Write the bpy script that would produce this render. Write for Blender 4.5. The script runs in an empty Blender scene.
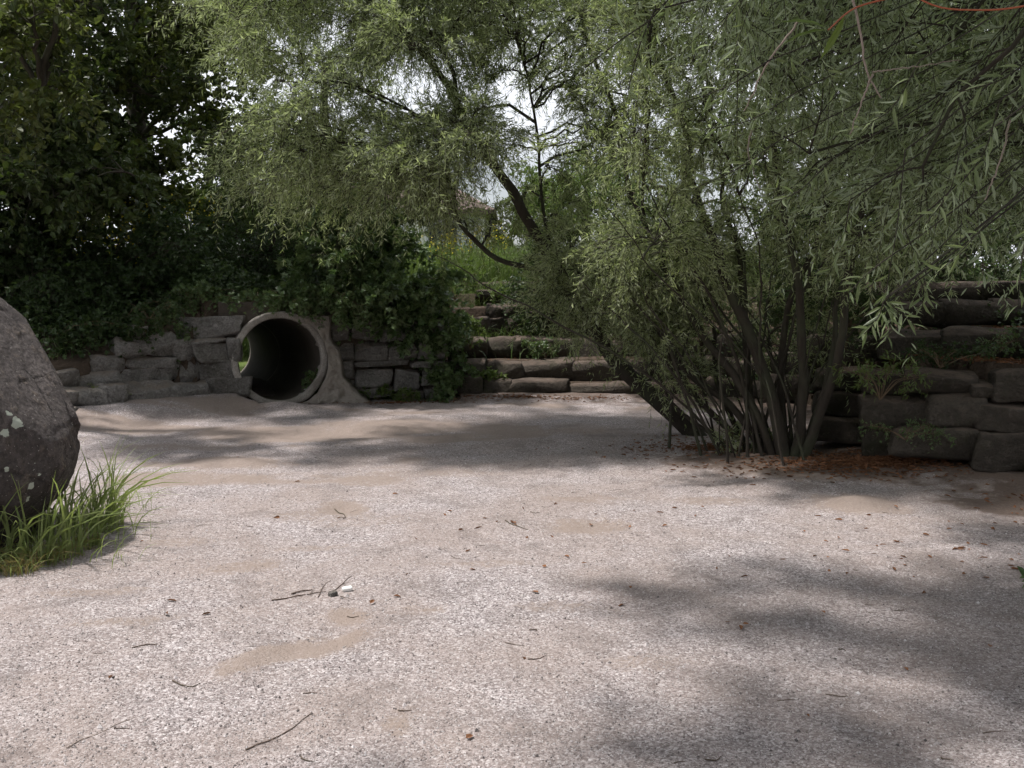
import bpy, math
import numpy as np
from math import radians, sin, cos, pi

rng = np.random.default_rng(11)
scene = bpy.context.scene
COL = scene.collection
F = 1027.0; HY = 273.0; CAMH = 1.6
PITCH = math.atan((384 - HY) / F)

# ------------------------------------------------------------------ camera maths (used once to place real things in metres)
def ray(px, py):
    cx, cy = (px - 512) / F, (384 - py) / F
    c, s = cos(PITCH), sin(PITCH)
    return np.array([cx, c + cy * s, -s + cy * c])
def at(px, py, Y):
    d = ray(px, py); t = Y / d[1]
    return np.array([d[0] * t, Y, CAMH + d[2] * t])
def gr(px, py, z=0.0):
    d = ray(px, py); t = (z - CAMH) / d[2]
    return np.array([d[0] * t, d[1] * t, z])
def mpp(Y): return Y / F

# ------------------------------------------------------------------ object helpers
def mesh_np(name, V, faces, mat=None, parent=None, smooth=False, attrs=None):
    """faces: list of (n,k) int arrays (k corners each)"""
    me = bpy.data.meshes.new(name)
    V = np.ascontiguousarray(V, dtype=np.float32)
    me.vertices.add(len(V)); me.vertices.foreach_set('co', V.ravel())
    faces = [np.asarray(f, dtype=np.int32) for f in faces if len(f)]
    loops = np.concatenate([f.ravel() for f in faces])
    tot = np.concatenate([np.full(len(f), f.shape[1], dtype=np.int32) for f in faces])
    start = np.concatenate([[0], np.cumsum(tot)[:-1]]).astype(np.int32)
    me.loops.add(len(loops)); me.loops.foreach_set('vertex_index', loops)
    me.polygons.add(len(tot)); me.polygons.foreach_set('loop_start', start); me.polygons.foreach_set('loop_total', tot)
    me.polygons.foreach_set('use_smooth', np.full(len(tot), smooth))
    if attrs:
        for k, a in attrs.items():
            at_ = me.attributes.new(k, 'FLOAT', 'POINT'); at_.data.foreach_set('value', np.ascontiguousarray(a, dtype=np.float32))
    me.update(calc_edges=True)
    if mat: me.materials.append(mat)
    o = bpy.data.objects.new(name, me); COL.objects.link(o)
    if parent: o.parent = parent
    return o
def tag(o, label=None, cat=None, group=None, kind=None):
    if label: o['label'] = label
    if cat: o['category'] = cat
    if group: o['group'] = group
    if kind: o['kind'] = kind
    return o
def empty(name, loc, label=None, cat=None, group=None):
    o = bpy.data.objects.new(name, None); COL.objects.link(o)
    o.location = [float(v) for v in loc]; o.empty_display_size = .1
    bpy.context.view_layer.update()
    return tag(o, label, cat, group)
def childify(o, root):           # mesh coordinates are world ones: keep them where they are under an empty
    o.parent = root; o.matrix_parent_inverse.identity()
    n = len(o.data.vertices); a = np.empty(n * 3, dtype=np.float32)
    o.data.vertices.foreach_get('co', a); a = a.reshape(-1, 3) - np.array(root.location, dtype=np.float32)
    o.data.vertices.foreach_set('co', a.ravel()); o.data.update()
    return o

# ------------------------------------------------------------------ noise
def _h(ix, iy, iz, seed):
    n = (ix * 374761393 + iy * 668265263 + iz * 2147483647 + seed * 1274126177) & 0xffffffff
    n = ((n ^ (n >> 13)) * 1274126177) & 0xffffffff
    n = (n ^ (n >> 16)) & 0xffffffff
    return n / 4294967295.0
def vnoise(P, seed=0):
    P = np.asarray(P, dtype=np.float64); I = np.floor(P).astype(np.int64); f = P - I; f = f * f * (3 - 2 * f)
    r = 0
    for dx in (0, 1):
        for dy in (0, 1):
            for dz in (0, 1):
                w = (f[:, 0] if dx else 1 - f[:, 0]) * (f[:, 1] if dy else 1 - f[:, 1]) * (f[:, 2] if dz else 1 - f[:, 2])
                r = r + w * _h(I[:, 0] + dx, I[:, 1] + dy, I[:, 2] + dz, seed)
    return r * 2 - 1
def fbm(P, octv=4, seed=0, gain=.5):
    r = 0; a = 1; s = 0; P = np.asarray(P, dtype=np.float64)
    for i in range(octv):
        r = r + a * vnoise(P * 2 ** i + 17.3 * i, seed + i); s += a; a *= gain
    return r / s
def ss(a, b, x):
    t = np.clip((x - a) / (b - a), 0, 1); return t * t * (3 - 2 * t)
def unit(v): return v / (np.linalg.norm(v, axis=-1, keepdims=True) + 1e-9)

# ------------------------------------------------------------------ materials
class NT:
    def __init__(s, name):
        s.m = bpy.data.materials.new(name); s.m.use_nodes = True; s.t = s.m.node_tree; s.t.nodes.clear()
        s.out = s.n('ShaderNodeOutputMaterial')
    def n(s, typ, ins=None, **kw):
        nd = s.t.nodes.new(typ)
        for k, v in kw.items(): setattr(nd, k, v)
        if ins:
            for k, v in ins.items():
                if isinstance(v, bpy.types.NodeSocket): s.t.links.new(v, nd.inputs[k])
                else: nd.inputs[k].default_value = v
        return nd
    def noise(s, scale, detail=4, rough=.55, vec=None, dist=0):
        i = {'Scale': scale, 'Detail': detail, 'Roughness': rough, 'Distortion': dist}
        if vec: i['Vector'] = vec
        return s.n('ShaderNodeTexNoise', i).outputs['Fac']
    def pos(s): return s.n('ShaderNodeNewGeometry').outputs['Position']
    def obj(s): return s.n('ShaderNodeTexCoord').outputs['Object']
    def ramp(s, fac, stops):
        r = s.n('ShaderNodeValToRGB', {'Fac': fac}); e = r.color_ramp.elements
        while len(e) < len(stops): e.new(.5)
        for k, (p, c) in enumerate(stops):
            e[k].position = p; e[k].color = (c, c, c, 1) if not hasattr(c, '__len__') else (*c, 1)
        return r.outputs['Color']
    def mix(s, f, a, b, blend='MIX'):
        m = s.n('ShaderNodeMix', data_type='RGBA', blend_type=blend)
        for k, v in ((0, f), (6, a), (7, b)):
            if isinstance(v, bpy.types.NodeSocket): s.t.links.new(v, m.inputs[k])
            else: m.inputs[k].default_value = (*v, 1) if hasattr(v, '__len__') else v
        return m.outputs[2]
    def math(s, op, a, b=0.0):
        m = s.n('ShaderNodeMath', operation=op)
        for k, v in ((0, a), (1, b)):
            if isinstance(v, bpy.types.NodeSocket): s.t.links.new(v, m.inputs[k])
            else: m.inputs[k].default_value = v
        return m.outputs[0]
    def bump(s, h, strength=.5, dist=.02, normal=None):
        i = {'Height': h, 'Strength': strength, 'Distance': dist}
        if normal: i['Normal'] = normal
        return s.n('ShaderNodeBump', i).outputs['Normal']
    def attr(s, name): return s.n('ShaderNodeAttribute', attribute_name=name).outputs['Fac']
    def pbr(s, col, rough=.9, normal=None, spec=.3):
        i = {'Base Color': col if isinstance(col, bpy.types.NodeSocket) else (*col, 1), 'Roughness': rough, 'Specular IOR Level': spec}
        if normal: i['Normal'] = normal
        p = s.n('ShaderNodeBsdfPrincipled', i); s.t.links.new(p.outputs[0], s.out.inputs[0]); return s.m

def leaf_mat(name, a, b, back=None, trans=.35, rough=.5, spec=.35):
    """a..b: spread of leaf colour from leaf to leaf, back: colour of the underside"""
    t = NT(name); g = t.n('ShaderNodeNewGeometry')
    big = t.noise(.9, 2, vec=g.outputs['Position'])
    f = t.math('ADD', t.math('MULTIPLY', g.outputs['Random Per Island'], .6), t.math('MULTIPLY', big, .4))
    col = t.mix(f, a, b)
    if back: col = t.mix(g.outputs['Backfacing'], col, back)
    p = t.n('ShaderNodeBsdfPrincipled', {'Base Color': col, 'Roughness': rough, 'Specular IOR Level': spec})
    tc = t.mix(1.0, col, (1.0, 1.12, .6), 'MULTIPLY')
    tr = t.n('ShaderNodeBsdfTranslucent', {'Color': tc})
    mx = t.n('ShaderNodeMixShader', {0: trans, 1: p.outputs[0], 2: tr.outputs[0]})
    t.t.links.new(mx.outputs[0], t.out.inputs[0]); return t.m

def bark_mat(name, c1, c2):
    t = NT(name); o = t.obj()
    mp = t.n('ShaderNodeMapping', {'Vector': o, 'Scale': (1, 1, .25)}).outputs[0]
    n = t.noise(28, 6, .65, mp, .4); n2 = t.noise(3, 3, .5, o)
    col = t.mix(n, c1, c2); col = t.mix(t.ramp(n2, [(.45, 0), (.65, .45)]), col, (.06, .075, .04))
    return t.pbr(col, .92, t.bump(n, .7, .012))

def stone_mat(name, c1, c2, moss=.5, light=(.33, .31, .29), dirtc=(.19, .15, .12)):
    t = NT(name); g = t.n('ShaderNodeNewGeometry'); P = g.outputs['Position']
    n = t.noise(4, 6, .62, P, .3); nf = t.noise(45, 6, .7, P); nm = t.noise(2.2, 5, .6, P, .6)
    oi = t.n('ShaderNodeObjectInfo').outputs['Random']
    col = t.mix(t.ramp(n, [(.3, 0), (.7, 1)]), c1, c2)
    col = t.mix(t.math('MULTIPLY', oi, .4), col, light)
    col = t.mix(t.ramp(nf, [(.35, .75), (.6, 0)]), col, (.045, .042, .036))
    col = t.mix(t.math('MULTIPLY', t.ramp(nm, [(.5, 0), (.66, 1)]), moss), col, (.045, .055, .022))
    up = t.n('ShaderNodeSeparateXYZ', {0: g.outputs['Normal']}).outputs['Z']
    dirt = t.math('MULTIPLY', t.ramp(up, [(.55, 0), (.9, 1)]), t.ramp(t.noise(7, 4, .6, P), [(.35, .2), (.6, .9)]))
    pt = t.ramp(g.outputs['Pointiness'], [(.47, 0), (.56, 1)]); col = t.mix(t.math('MULTIPLY', pt, .35), col, light)
    col = t.mix(t.ramp(t.noise(1.1, 4, .6, P), [(.4, 0), (.62, .6)]), col, (c1[0] * .45, c1[1] * .4, c1[2] * .33)); col = t.mix(t.ramp(t.noise(13, 6, .75, P, .6), [(.56, 0), (.68, .55)]), col, light)
    col = t.mix(dirt, col, dirtc)
    vo = t.n('ShaderNodeTexVoronoi', {'Scale': 9.0, 'Vector': P}, feature='DISTANCE_TO_EDGE').outputs['Distance']
    h = t.math('ADD', t.math('MULTIPLY', n, .5), t.math('ADD', t.math('MULTIPLY', nf, .4), t.math('MULTIPLY', t.noise(15, 6, .7, P, .8), .9)))
    return t.pbr(col, .95, t.bump(h, 1.0, .07), .2)

M = {}
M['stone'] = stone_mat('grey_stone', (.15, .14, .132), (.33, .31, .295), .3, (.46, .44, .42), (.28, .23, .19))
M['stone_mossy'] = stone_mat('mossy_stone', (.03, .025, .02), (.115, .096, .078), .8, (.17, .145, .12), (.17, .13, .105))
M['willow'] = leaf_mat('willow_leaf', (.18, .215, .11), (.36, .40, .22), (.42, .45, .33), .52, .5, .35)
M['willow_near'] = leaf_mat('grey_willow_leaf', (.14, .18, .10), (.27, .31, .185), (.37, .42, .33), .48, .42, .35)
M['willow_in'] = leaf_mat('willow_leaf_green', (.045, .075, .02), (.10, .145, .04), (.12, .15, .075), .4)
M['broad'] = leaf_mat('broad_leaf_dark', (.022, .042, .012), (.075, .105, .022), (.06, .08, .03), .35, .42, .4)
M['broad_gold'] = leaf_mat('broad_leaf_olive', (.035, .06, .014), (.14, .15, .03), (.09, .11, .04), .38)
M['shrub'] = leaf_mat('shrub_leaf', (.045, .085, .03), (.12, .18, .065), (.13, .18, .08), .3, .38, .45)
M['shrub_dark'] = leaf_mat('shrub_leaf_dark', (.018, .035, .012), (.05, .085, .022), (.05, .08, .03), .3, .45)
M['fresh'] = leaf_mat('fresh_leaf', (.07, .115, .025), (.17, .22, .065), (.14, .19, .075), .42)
M['grass'] = leaf_mat('grass_blade', (.13, .18, .055), (.31, .35, .145), None, .4, .45)
M['grass_dry'] = leaf_mat('dry_grass_blade', (.20, .17, .06), (.33, .26, .12), None, .35, .6)
M['yellow'] = leaf_mat('yellow_petal', (.5, .42, .03), (.62, .5, .06), None, .4)
M['litter'] = leaf_mat('dead_leaf', (.09, .045, .025), (.27, .13, .07), None, .05, .8, .1)
M['bark'] = bark_mat('willow_bark', (.014, .012, .010), (.065, .053, .041))
M['bark_dark'] = bark_mat('dark_bark', (.025, .02, .016), (.08, .065, .05))
M['twig'] = bark_mat('twig_bark', (.10, .07, .045), (.20, .14, .09))
t = NT('red_twig'); M['red_twig'] = t.pbr(t.mix(t.noise(12, 3, .5, t.obj()), (.42, .07, .04), (.30, .12, .05)), .5)
M['dead_wood'] = bark_mat('dead_wood', (.05, .035, .028), (.17, .125, .10))
M['pale_wood'] = bark_mat('pale_wood', (.24, .19, .16), (.38, .31, .27))

# ------------------------------------------------------------------ geometry makers
def tubes(C, R, S=5):
    """C (T,K,3) centre lines, R (T,K) radii"""
    C = np.asarray(C, float); R = np.asarray(R, float); T, K, _ = C.shape
    tan = np.gradient(C, axis=1); tan = unit(tan)
    ref = unit(np.cross(tan[:, :1], np.broadcast_to(np.array([.31, .52, .79]), (T, 1, 3))))
    ref = np.broadcast_to(ref, C.shape); a = unit(ref - (ref * tan).sum(-1, keepdims=True) * tan); b = np.cross(tan, a)
    ang = np.arange(S) * 2 * pi / S
    V = C[:, :, None] + R[:, :, None, None] * (a[:, :, None] * np.cos(ang)[:, None] + b[:, :, None] * np.sin(ang)[:, None])
    base = (np.arange(T) * K * S)[:, None, None]; k = (np.arange(K - 1) * S)[None, :, None]; s = np.arange(S)[None, None, :]; s2 = (s + 1) % S
    f = np.stack([base + k + s, base + k + s2, base + k + S + s2, base + k + S + s], -1).reshape(-1, 4)
    return V.reshape(-1, 3), f
def resample(pts, rad, K):
    pts = np.asarray(pts, float); rad = np.asarray(rad, float)
    # Catmull-Rom through the points
    P = np.vstack([2 * pts[0] - pts[1], pts, 2 * pts[-1] - pts[-2]]); n = len(pts) - 1
    t = np.linspace(0, n, K); i = np.minimum(t.astype(int), n - 1); f = (t - i)[:, None]
    p0, p1, p2, p3 = P[i], P[i + 1], P[i + 2], P[i + 3]
    c = .5 * (2 * p1 + (p2 - p0) * f + (2 * p0 - 5 * p1 + 4 * p2 - p3) * f ** 2 + (3 * p1 - p0 - 3 * p2 + p3) * f ** 3)
    r = rad[i] * (1 - f[:, 0]) + rad[i + 1] * f[:, 0]
    return c, r

LEAF = {
 'willow': ([(0, 0, 0), (.4, .5, .03), (1, 0, -.1), (.4, -.5, .03)], [[(0, 1, 2, 3)]]),
 'willow_hd': ([(0, 0, 0), (.25, .42, .05), (.6, .5, .0), (1, 0, -.18), (.6, -.5, .0), (.25, -.42, .05), (.3, 0, 0), (.62, 0, -.05)],
               [[(0, 6, 1), (3, 2, 7), (0, 5, 6), (3, 7, 4)], [(1, 6, 7, 2), (6, 5, 4, 7)]]),
 'broad': ([(0, 0, 0), (.3, .45, .1), (.72, .3, .06), (1, 0, -.1), (.72, -.3, .06), (.3, -.45, .1)], [[(0, 3, 2, 1), (0, 5, 4, 3)]]),
 'lobed': ([(0, 0, 0), (.02, .42, .05), (.32, .2, .05), (.58, .5, .06), (.62, .18, .02), (1, 0, -.08), (.62, -.18, .02), (.58, -.5, .06), (.32, -.2, .05), (.02, -.42, .05)],
           [[(0, 5, 4, 3, 2, 1), (0, 9, 8, 7, 6, 5)]]),
}
def leaves(P, D, N, L, W, kind):
    tv, tf = LEAF[kind]; tv = np.array(tv); n = len(P)
    D = unit(D); S = unit(np.cross(N, D)); N = np.cross(D, S)
    L = np.broadcast_to(L, n); W = np.broadcast_to(W, n)
    V = P[:, None] + D[:, None] * (tv[:, 0] * L[:, None])[..., None] + S[:, None] * (tv[:, 1] * W[:, None])[..., None] + N[:, None] * (tv[:, 2] * L[:, None])[..., None]
    k = len(tv); out = []
    for g in tf:
        g = np.array(g); out.append(((np.arange(n) * k)[:, None, None] + g[None]).reshape(-1, g.shape[1]))
    return V.reshape(-1, 3), out
def merge(parts):
    Vs = []; Fs = {}; off = 0
    for V, fl in parts:
        Vs.append(V)
        for f in fl: Fs.setdefault(f.shape[1], []).append(f + off)
        off += len(V)
    return np.concatenate(Vs), [np.concatenate(v) for v in Fs.values()]
def rv(n, s=1.0): return rng.normal(size=(n, 3)) * s

def qcurve(p0, p1, sag, K):
    """T curves p0->p1 arching by sag (T,3) at mid"""
    t = np.linspace(0, 1, K)[None, :, None]
    return p0[:, None] * (1 - t) + p1[:, None] * t + sag[:, None] * (4 * t * (1 - t))

def plant(name, base, stems, clumps, leafmat, bark, leaf='willow', L=.07, W=.011, nsub=9, ntw=8, nleaf=16, twl=.45, droop=.35,
          label='', cat='tree', group=None, branch_r=.018, up=0., flat=0., stemname='trunk', crownname='crown', S=8, leafup=0.0, spray=.8, twr=.0022):
    root = empty(name, base, label, cat, group)
    base = np.array(base)
    sc = []; sr = []; tv = []; allp = []
    for pts, rad in stems:
        c, r = resample(pts, rad, 26)
        c = c + fbm(c * 1.7 + 3.1, 3, 5)[:, None] * np.array([1, -.6, .2]) * .13 * np.linspace(0.1, 1, len(c))[:, None]
        r = r * (1 + .12 * fbm(c * 6, 2, 9)); V, f = tubes(c[None], r[None], S); tv.append((V, [f])); allp.append(c)
    allp = np.concatenate(allp)
    if tv:
        V, f = merge(tv); childify(mesh_np(stemname, V, f, bark, smooth=True), root)
    bt = []; A0 = []; A1 = []
    Lp = []; Ld = []; Ln = []
    for c, rad, dens in clumps:
        c = np.array(c, float); rad = np.broadcast_to(np.array(rad, float), 3)
        dist = np.linalg.norm(allp - c, axis=1) + .8 * np.maximum(0, allp[:, 2] - c[2] + .1)
        a = allp[np.argmin(dist)]
        bl = np.linalg.norm(c - a)
        K = 9; bc = qcurve(a[None], c[None], np.array([[0, 0, .10 * bl]]), K) + np.concatenate([np.zeros((1, 1, 3)), rv(K - 2, .02 * bl)[None], np.zeros((1, 1, 3))], 1)
        V, f = tubes(bc, np.linspace(branch_r * (1 + .25 * bl), branch_r * .5, K)[None], 5); bt.append((V, [f]))
        ns = max(2, int(nsub * dens))
        e = unit(rv(ns)) * rng.uniform(.35, 1, (ns, 1)) ** .5 * rad + c
        s0 = bc[0][rng.integers(K // 2, K, ns)]
        sl = np.linalg.norm(e - s0, axis=1)
        sub = qcurve(s0, e, np.stack([rng.normal(0, .05, ns), rng.normal(0, .05, ns), np.full(ns, .12)], 1) * sl[:, None], 7)
        V, f = tubes(sub, np.linspace(branch_r * .45, twr, 7)[None].repeat(ns, 0), 4); bt.append((V, [f]))
        # twigs
        nt = ns * ntw; si = np.repeat(np.arange(ns), ntw); k = rng.uniform(1.2, 6, nt); k0 = np.minimum(k.astype(int), 5); kf = (k - k0)[:, None]
        p0 = sub[si, k0] * (1 - kf) + sub[si, k0 + 1] * kf
        sd = unit(sub[si, k0 + 1] - sub[si, k0])
        d = unit(sd * 1.0 + unit(rv(nt)) * spray + np.array([0, 0, up]))
        if flat: d[:, 2] *= (1 - flat); d = unit(d)
        ll = twl * rng.uniform(.5, 1.2, nt)[:, None]
        t = np.linspace(0, 1, 5)[None, :, None]
        tw = p0[:, None] + (d * ll)[:, None] * t + np.array([0, 0, -1.]) * (droop * ll)[:, None] * t ** 2
        V, f = tubes(tw, np.linspace(twr, twr * .5, 5)[None].repeat(nt, 0), 3); bt.append((V, [f]))
        q = np.sort(rng.uniform(.08, 1, (nt, nleaf)), 1); ang = rng.uniform(0, 2 * pi, (nt, nleaf))
        q3 = q[..., None]
        lp = p0[:, None] + (d * ll)[:, None] * q3 + np.array([0, 0, -1.]) * (droop * ll)[:, None] * q3 ** 2
        tg = unit((d * ll)[:, None] + 2 * np.array([0, 0, -1.]) * (droop * ll)[:, None] * q3)
        pa = unit(np.cross(tg, np.array([.3, .2, .93]))); pb = np.cross(tg, pa)
        side = pa * np.cos(ang)[..., None] + pb * np.sin(ang)[..., None]
        ld = unit(tg * (.75 if leaf.startswith('willow') else .45) + side * .75)
        nn = unit(rv(nt * nleaf).reshape(nt, nleaf, 3) * (1 - leafup) + np.array([0, 0, 1.6]) * leafup + side * -.2)
        Lp.append(lp.reshape(-1, 3)); Ld.append(ld.reshape(-1, 3)); Ln.append(nn.reshape(-1, 3))
    V, f = merge(bt); childify(mesh_np('branches', V, f, bark, smooth=True), root)
    P = np.concatenate(Lp); D = np.concatenate(Ld); N = np.concatenate(Ln); n = len(P)
    s = rng.uniform(.6, 1.15, n)
    V, f = leaves(P, D, N, L * s, W * s * rng.uniform(.8, 1.2, n), leaf)
    childify(mesh_np(crownname, V, f, leafmat), root)
    return root

def pick(n, poly, Yr, rad, zmax=99, dens=1.0, zmin=-9):
    """clump centres spread through the volume whose outline is roughly the given one, over a depth range in metres"""
    poly = np.array(poly, float); lo = poly.min(0); hi = poly.max(0); out = []
    def inside(p):
        x, y = p; c = False; m = len(poly)
        for i in range(m):
            x1, y1 = poly[i]; x2, y2 = poly[(i + 1) % m]
            if (y1 > y) != (y2 > y) and x < (x2 - x1) * (y - y1) / (y2 - y1) + x1: c = not c
        return c
    tries = 0; pts = []
    gaps = [(458, 178, 500, 228), (192, 45, 262, 132), (520, 140, 620, 215), (615, 165, 665, 225), (440, 60, 480, 100)]
    while len(out) < n and tries < 6000:
        tries += 1
        p = rng.uniform(lo, hi)
        if not inside(p) or (tries < 5000 and any(a - 8 < p[0] < c_ + 8 and b_ - 8 < p[1] < d_ + 8 for a, b_, c_, d_ in gaps)): continue
        Y = rng.uniform(*Yr); w = at(p[0], p[1], Y)
        if w[2] > zmax or w[2] < zmin: continue
        if pts and tries < 4000 and min(np.linalg.norm(np.array(pts) - w, axis=1)) < np.mean(rad) * .75: continue
        pts.append(w); out.append((w, np.array(rad) * rng.uniform(.8, 1.2), dens))
    return out

# ------------------------------------------------------------------ lie of the land
CT = np.array([(-14, 7.5), (-9, 8.6), (-6.2, 10.0), (-4.8, 11.15), (-3.75, 12.45), (-3.3, 12.85), (-2.4, 12.95), (-1.4, 13.1), (-.7, 13.3), (0, 13.4),
               (1.8, 13.4), (3.1, 12.7), (3.7, 11.3), (3.35, 9.9), (3.35, 8.75), (3.95, 8.0), (6, 7.2), (10, 6.4), (16, 4)], float)
SEG = np.linalg.norm(np.diff(CT, axis=0), axis=1); CUM = np.concatenate([[0], np.cumsum(SEG)])
def u_at(i): return CUM[i]
def contour(P):
    best = np.full(len(P), 1e9); s = np.zeros(len(P)); u = np.zeros(len(P))
    for i in range(len(CT) - 1):
        a, b = CT[i], CT[i + 1]; d = b - a; L = np.linalg.norm(d); e = d / L
        q = P - a; t = np.clip(q @ e, 0, L); c = a + t[:, None] * e; r = P - c; dist = np.linalg.norm(r, axis=1)
        sg = np.sign(e[0] * q[:, 1] - e[1] * q[:, 0]); m = dist < best - 1e-6
        best[m] = dist[m]; s[m] = (dist * sg)[m]; u[m] = (CUM[i] + t)[m]
    return s, u
PIPE0 = at(280.5, 359.5, 12.72); PR = .515; PT = .085; PLEN = 5.8
PDIR = unit(np.array([-2.25, 5.28, 0.])); PSL = -.285 / 5.73; PAX = unit(PDIR + np.array([0, 0, PSL]))
def steps(s, tiers):
    """tiers: (offset, height)"""
    z = np.full(len(s), -.35)
    for off, h in tiers: z = np.where(s > off + .16, h - .03, z)
    return z
TC = [(0, .19), (.32, .46), (.9, .70), (1.65, 1.12), (2.5, 1.30), (3.4, 1.43)]
TR = [(0.02, .90), (.85, 1.14), (1.65, 1.34), (2.15, 1.50)]
def terrain(x, y):
    P = np.stack([x, y], 1); s, u = contour(P)
    nz = fbm(np.stack([x * .7, y * .7, x * 0], 1), 4, 3)
    uL = u_at(5); uC0 = u_at(7); uC1 = u_at(12); uR = u_at(13)
    hl = np.interp(u, [u_at(2), u_at(3), u_at(4), u_at(5), u_at(7)], [.35, .6, .93, 1.0, 1.0])
    zl = np.where(s > .22, hl - .06 + np.clip((s - .22) * .30, 0, .85), -.35)
    zc = steps(s, TC); zr = steps(s, TR)
    wc = ss(u_at(7) + .25, u_at(7) + .7, u); wr = ss(u_at(12), u_at(13), u)
    z = zl * (1 - wc) + zc * wc * (1 - wr) + zr * wc * wr
    z = z + ss(3.6, 8, s) * .15 + nz * .05 * ss(.3, 1.0, s) + nz * .14 * ss(4, 8, s)
    # the mound over the culvert, open at its far end
    q = np.stack([x - PIPE0[0], y - PIPE0[1]], 1); al = q @ PDIR[:2]; la = q @ np.array([PDIR[1], -PDIR[0]])
    near = 1 - ss(.8, 1.6, np.abs(la)); z = np.where((s > .06) & (al > .05) & (al < 5.6), np.maximum(z, (1.27) * near + z * (1 - near)), z)
    hollow = ss(5.5, 6.1, al) * (1 - ss(1.3, 3.0, np.abs(la + .3))) * (1 - ss(13, 16, al))
    z = z * (1 - hollow) - .30 * hollow
    z = np.where(np.hypot(x, y - 10) > 60, z - ss(60, 80, np.hypot(x, y - 10)) * 2.2, z)
    return z, s, u, al, la
def ground_z(x, y):
    x = np.atleast_1d(np.asarray(x, float)); y = np.atleast_1d(np.asarray(y, float))
    P = np.stack([x, y, x * 0], 1)
    s, u = contour(P[:, :2])
    z = .035 * fbm(P * .45, 3, 21) + .016 * fbm(P * 1.9, 4, 22) + .009 * fbm(P * 7, 3, 23) + .0045 * fbm(P * 15, 2, 24)
    z = z + .16 * (1 - ss(0, 1.1, -s)) * (u < u_at(5) - .3) + .06 * (1 - ss(0, .7, -s)) * (u > u_at(8))   # banked against the walls
    z -= .02
    for px, py, w, h, dz in DENTS:
        c = gr(px, py); z = z + dz * np.exp(-(((x - c[0]) / w) ** 2 + ((y - c[1]) / h) ** 2))
    z = z + .07 * np.exp(-(((x - 2.6) / 1.1) ** 2 + ((y - 8.9) / .7) ** 2))
    return z
def ez(x, y):    # height of what one stands on
    z, s, *_ = terrain(np.array([x, x]), np.array([y, y])); g = ground_z([x], [y])
    return float(z[0]) if s[0] > .1 else float(g[0])
DENTS = [(225, 463, .45, .3, .05), (210, 478, .5, .12, -.02), (345, 505, .12, .15, -.03), (590, 522, .25, .15, -.03), (330, 432, .7, .25, -.04), (400, 425, .5, .3, .03),
         (290, 650, .12, .25, -.018), (335, 625, .10, .2, -.018), (855, 500, .25, .2, .06), (900, 505, .25, .2, -.04), (430, 605, .15, .2, -.015), (640, 600, .2, .2, -.02),
         (520, 440, .4, .2, .03), (280, 408, .5, .25, .09), (150, 470, .3, .3, .03)]

# ground sheet: fine mesh in the clearing
xs = np.concatenate([np.linspace(-14, -6.2, 40)[:-1], np.arange(-6.2, 6.2, .035), np.linspace(6.2, 14, 40)])
ys = np.concatenate([np.linspace(-8, 2, 60)[:-1], np.arange(2, 13.9, .035), np.linspace(13.9, 16, 10)])
X, Y = np.meshgrid(xs, ys); x = X.ravel(); y = Y.ravel(); z = ground_z(x, y)
P3 = np.stack([x, y, 0 * x], 1)
sand_shade = np.zeros(len(x))
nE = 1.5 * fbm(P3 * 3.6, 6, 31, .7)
for px, py, w, h, a, st in [(225, 462, .8, .22, 10, .9), (300, 432, 1.5, .35, 0, .9), (410, 425, 1.4, .35, -5, .8), (345, 505, .22, .2, 20, .8), (590, 522, .4, .16, 0, .7),  # two broad back ellipses paint the shaded damp band into the colour; others sand
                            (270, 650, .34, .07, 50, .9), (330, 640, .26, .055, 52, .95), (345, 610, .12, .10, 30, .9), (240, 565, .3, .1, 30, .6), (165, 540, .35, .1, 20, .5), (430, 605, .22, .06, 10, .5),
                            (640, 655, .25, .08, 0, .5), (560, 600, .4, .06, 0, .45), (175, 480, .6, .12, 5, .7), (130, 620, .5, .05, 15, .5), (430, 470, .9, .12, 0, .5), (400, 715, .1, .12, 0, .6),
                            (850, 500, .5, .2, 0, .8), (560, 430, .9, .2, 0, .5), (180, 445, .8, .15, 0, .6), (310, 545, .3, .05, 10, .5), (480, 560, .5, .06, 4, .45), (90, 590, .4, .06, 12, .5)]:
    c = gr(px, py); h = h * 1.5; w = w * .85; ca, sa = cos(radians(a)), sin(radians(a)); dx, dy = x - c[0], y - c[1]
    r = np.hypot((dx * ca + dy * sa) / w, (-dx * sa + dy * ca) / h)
    sand_shade = np.maximum(sand_shade, st * (1 - ss(.35, 1.5, r + .5 * nE)))
sand_shade = np.maximum(sand_shade, .75 * ss(.12, .42, fbm(P3 * np.array([.8, 1.5, 1]), 4, 41)) * ss(4.5, 8.5, y))
s_, u_ = contour(P3[:, :2])
soil = (1 - ss(0, 1.3, -s_ + .6 * nE)) * ss(u_at(7), u_at(8), u_) * .8
bx, by = 2.45, 8.75
soil = np.maximum(soil, 1 - ss(.75, 1.5, np.hypot((x - bx - .5) / 1.5, (y - by) / .62) + .3 * nE))
soil = np.maximum(soil, (1 - ss(.7, 1.3, np.hypot((x - 4.3) / 1.2, (y - 7.2) / .8) + .4 * nE)) * .9)
far = ss(14, 17, np.hypot(x, y - 8))
nx, ny = len(xs), len(ys); idx = np.arange(nx * ny).reshape(ny, nx)
f4 = np.stack([idx[:-1, :-1], idx[:-1, 1:], idx[1:, 1:], idx[1:, :-1]], -1).reshape(-1, 4)

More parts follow.
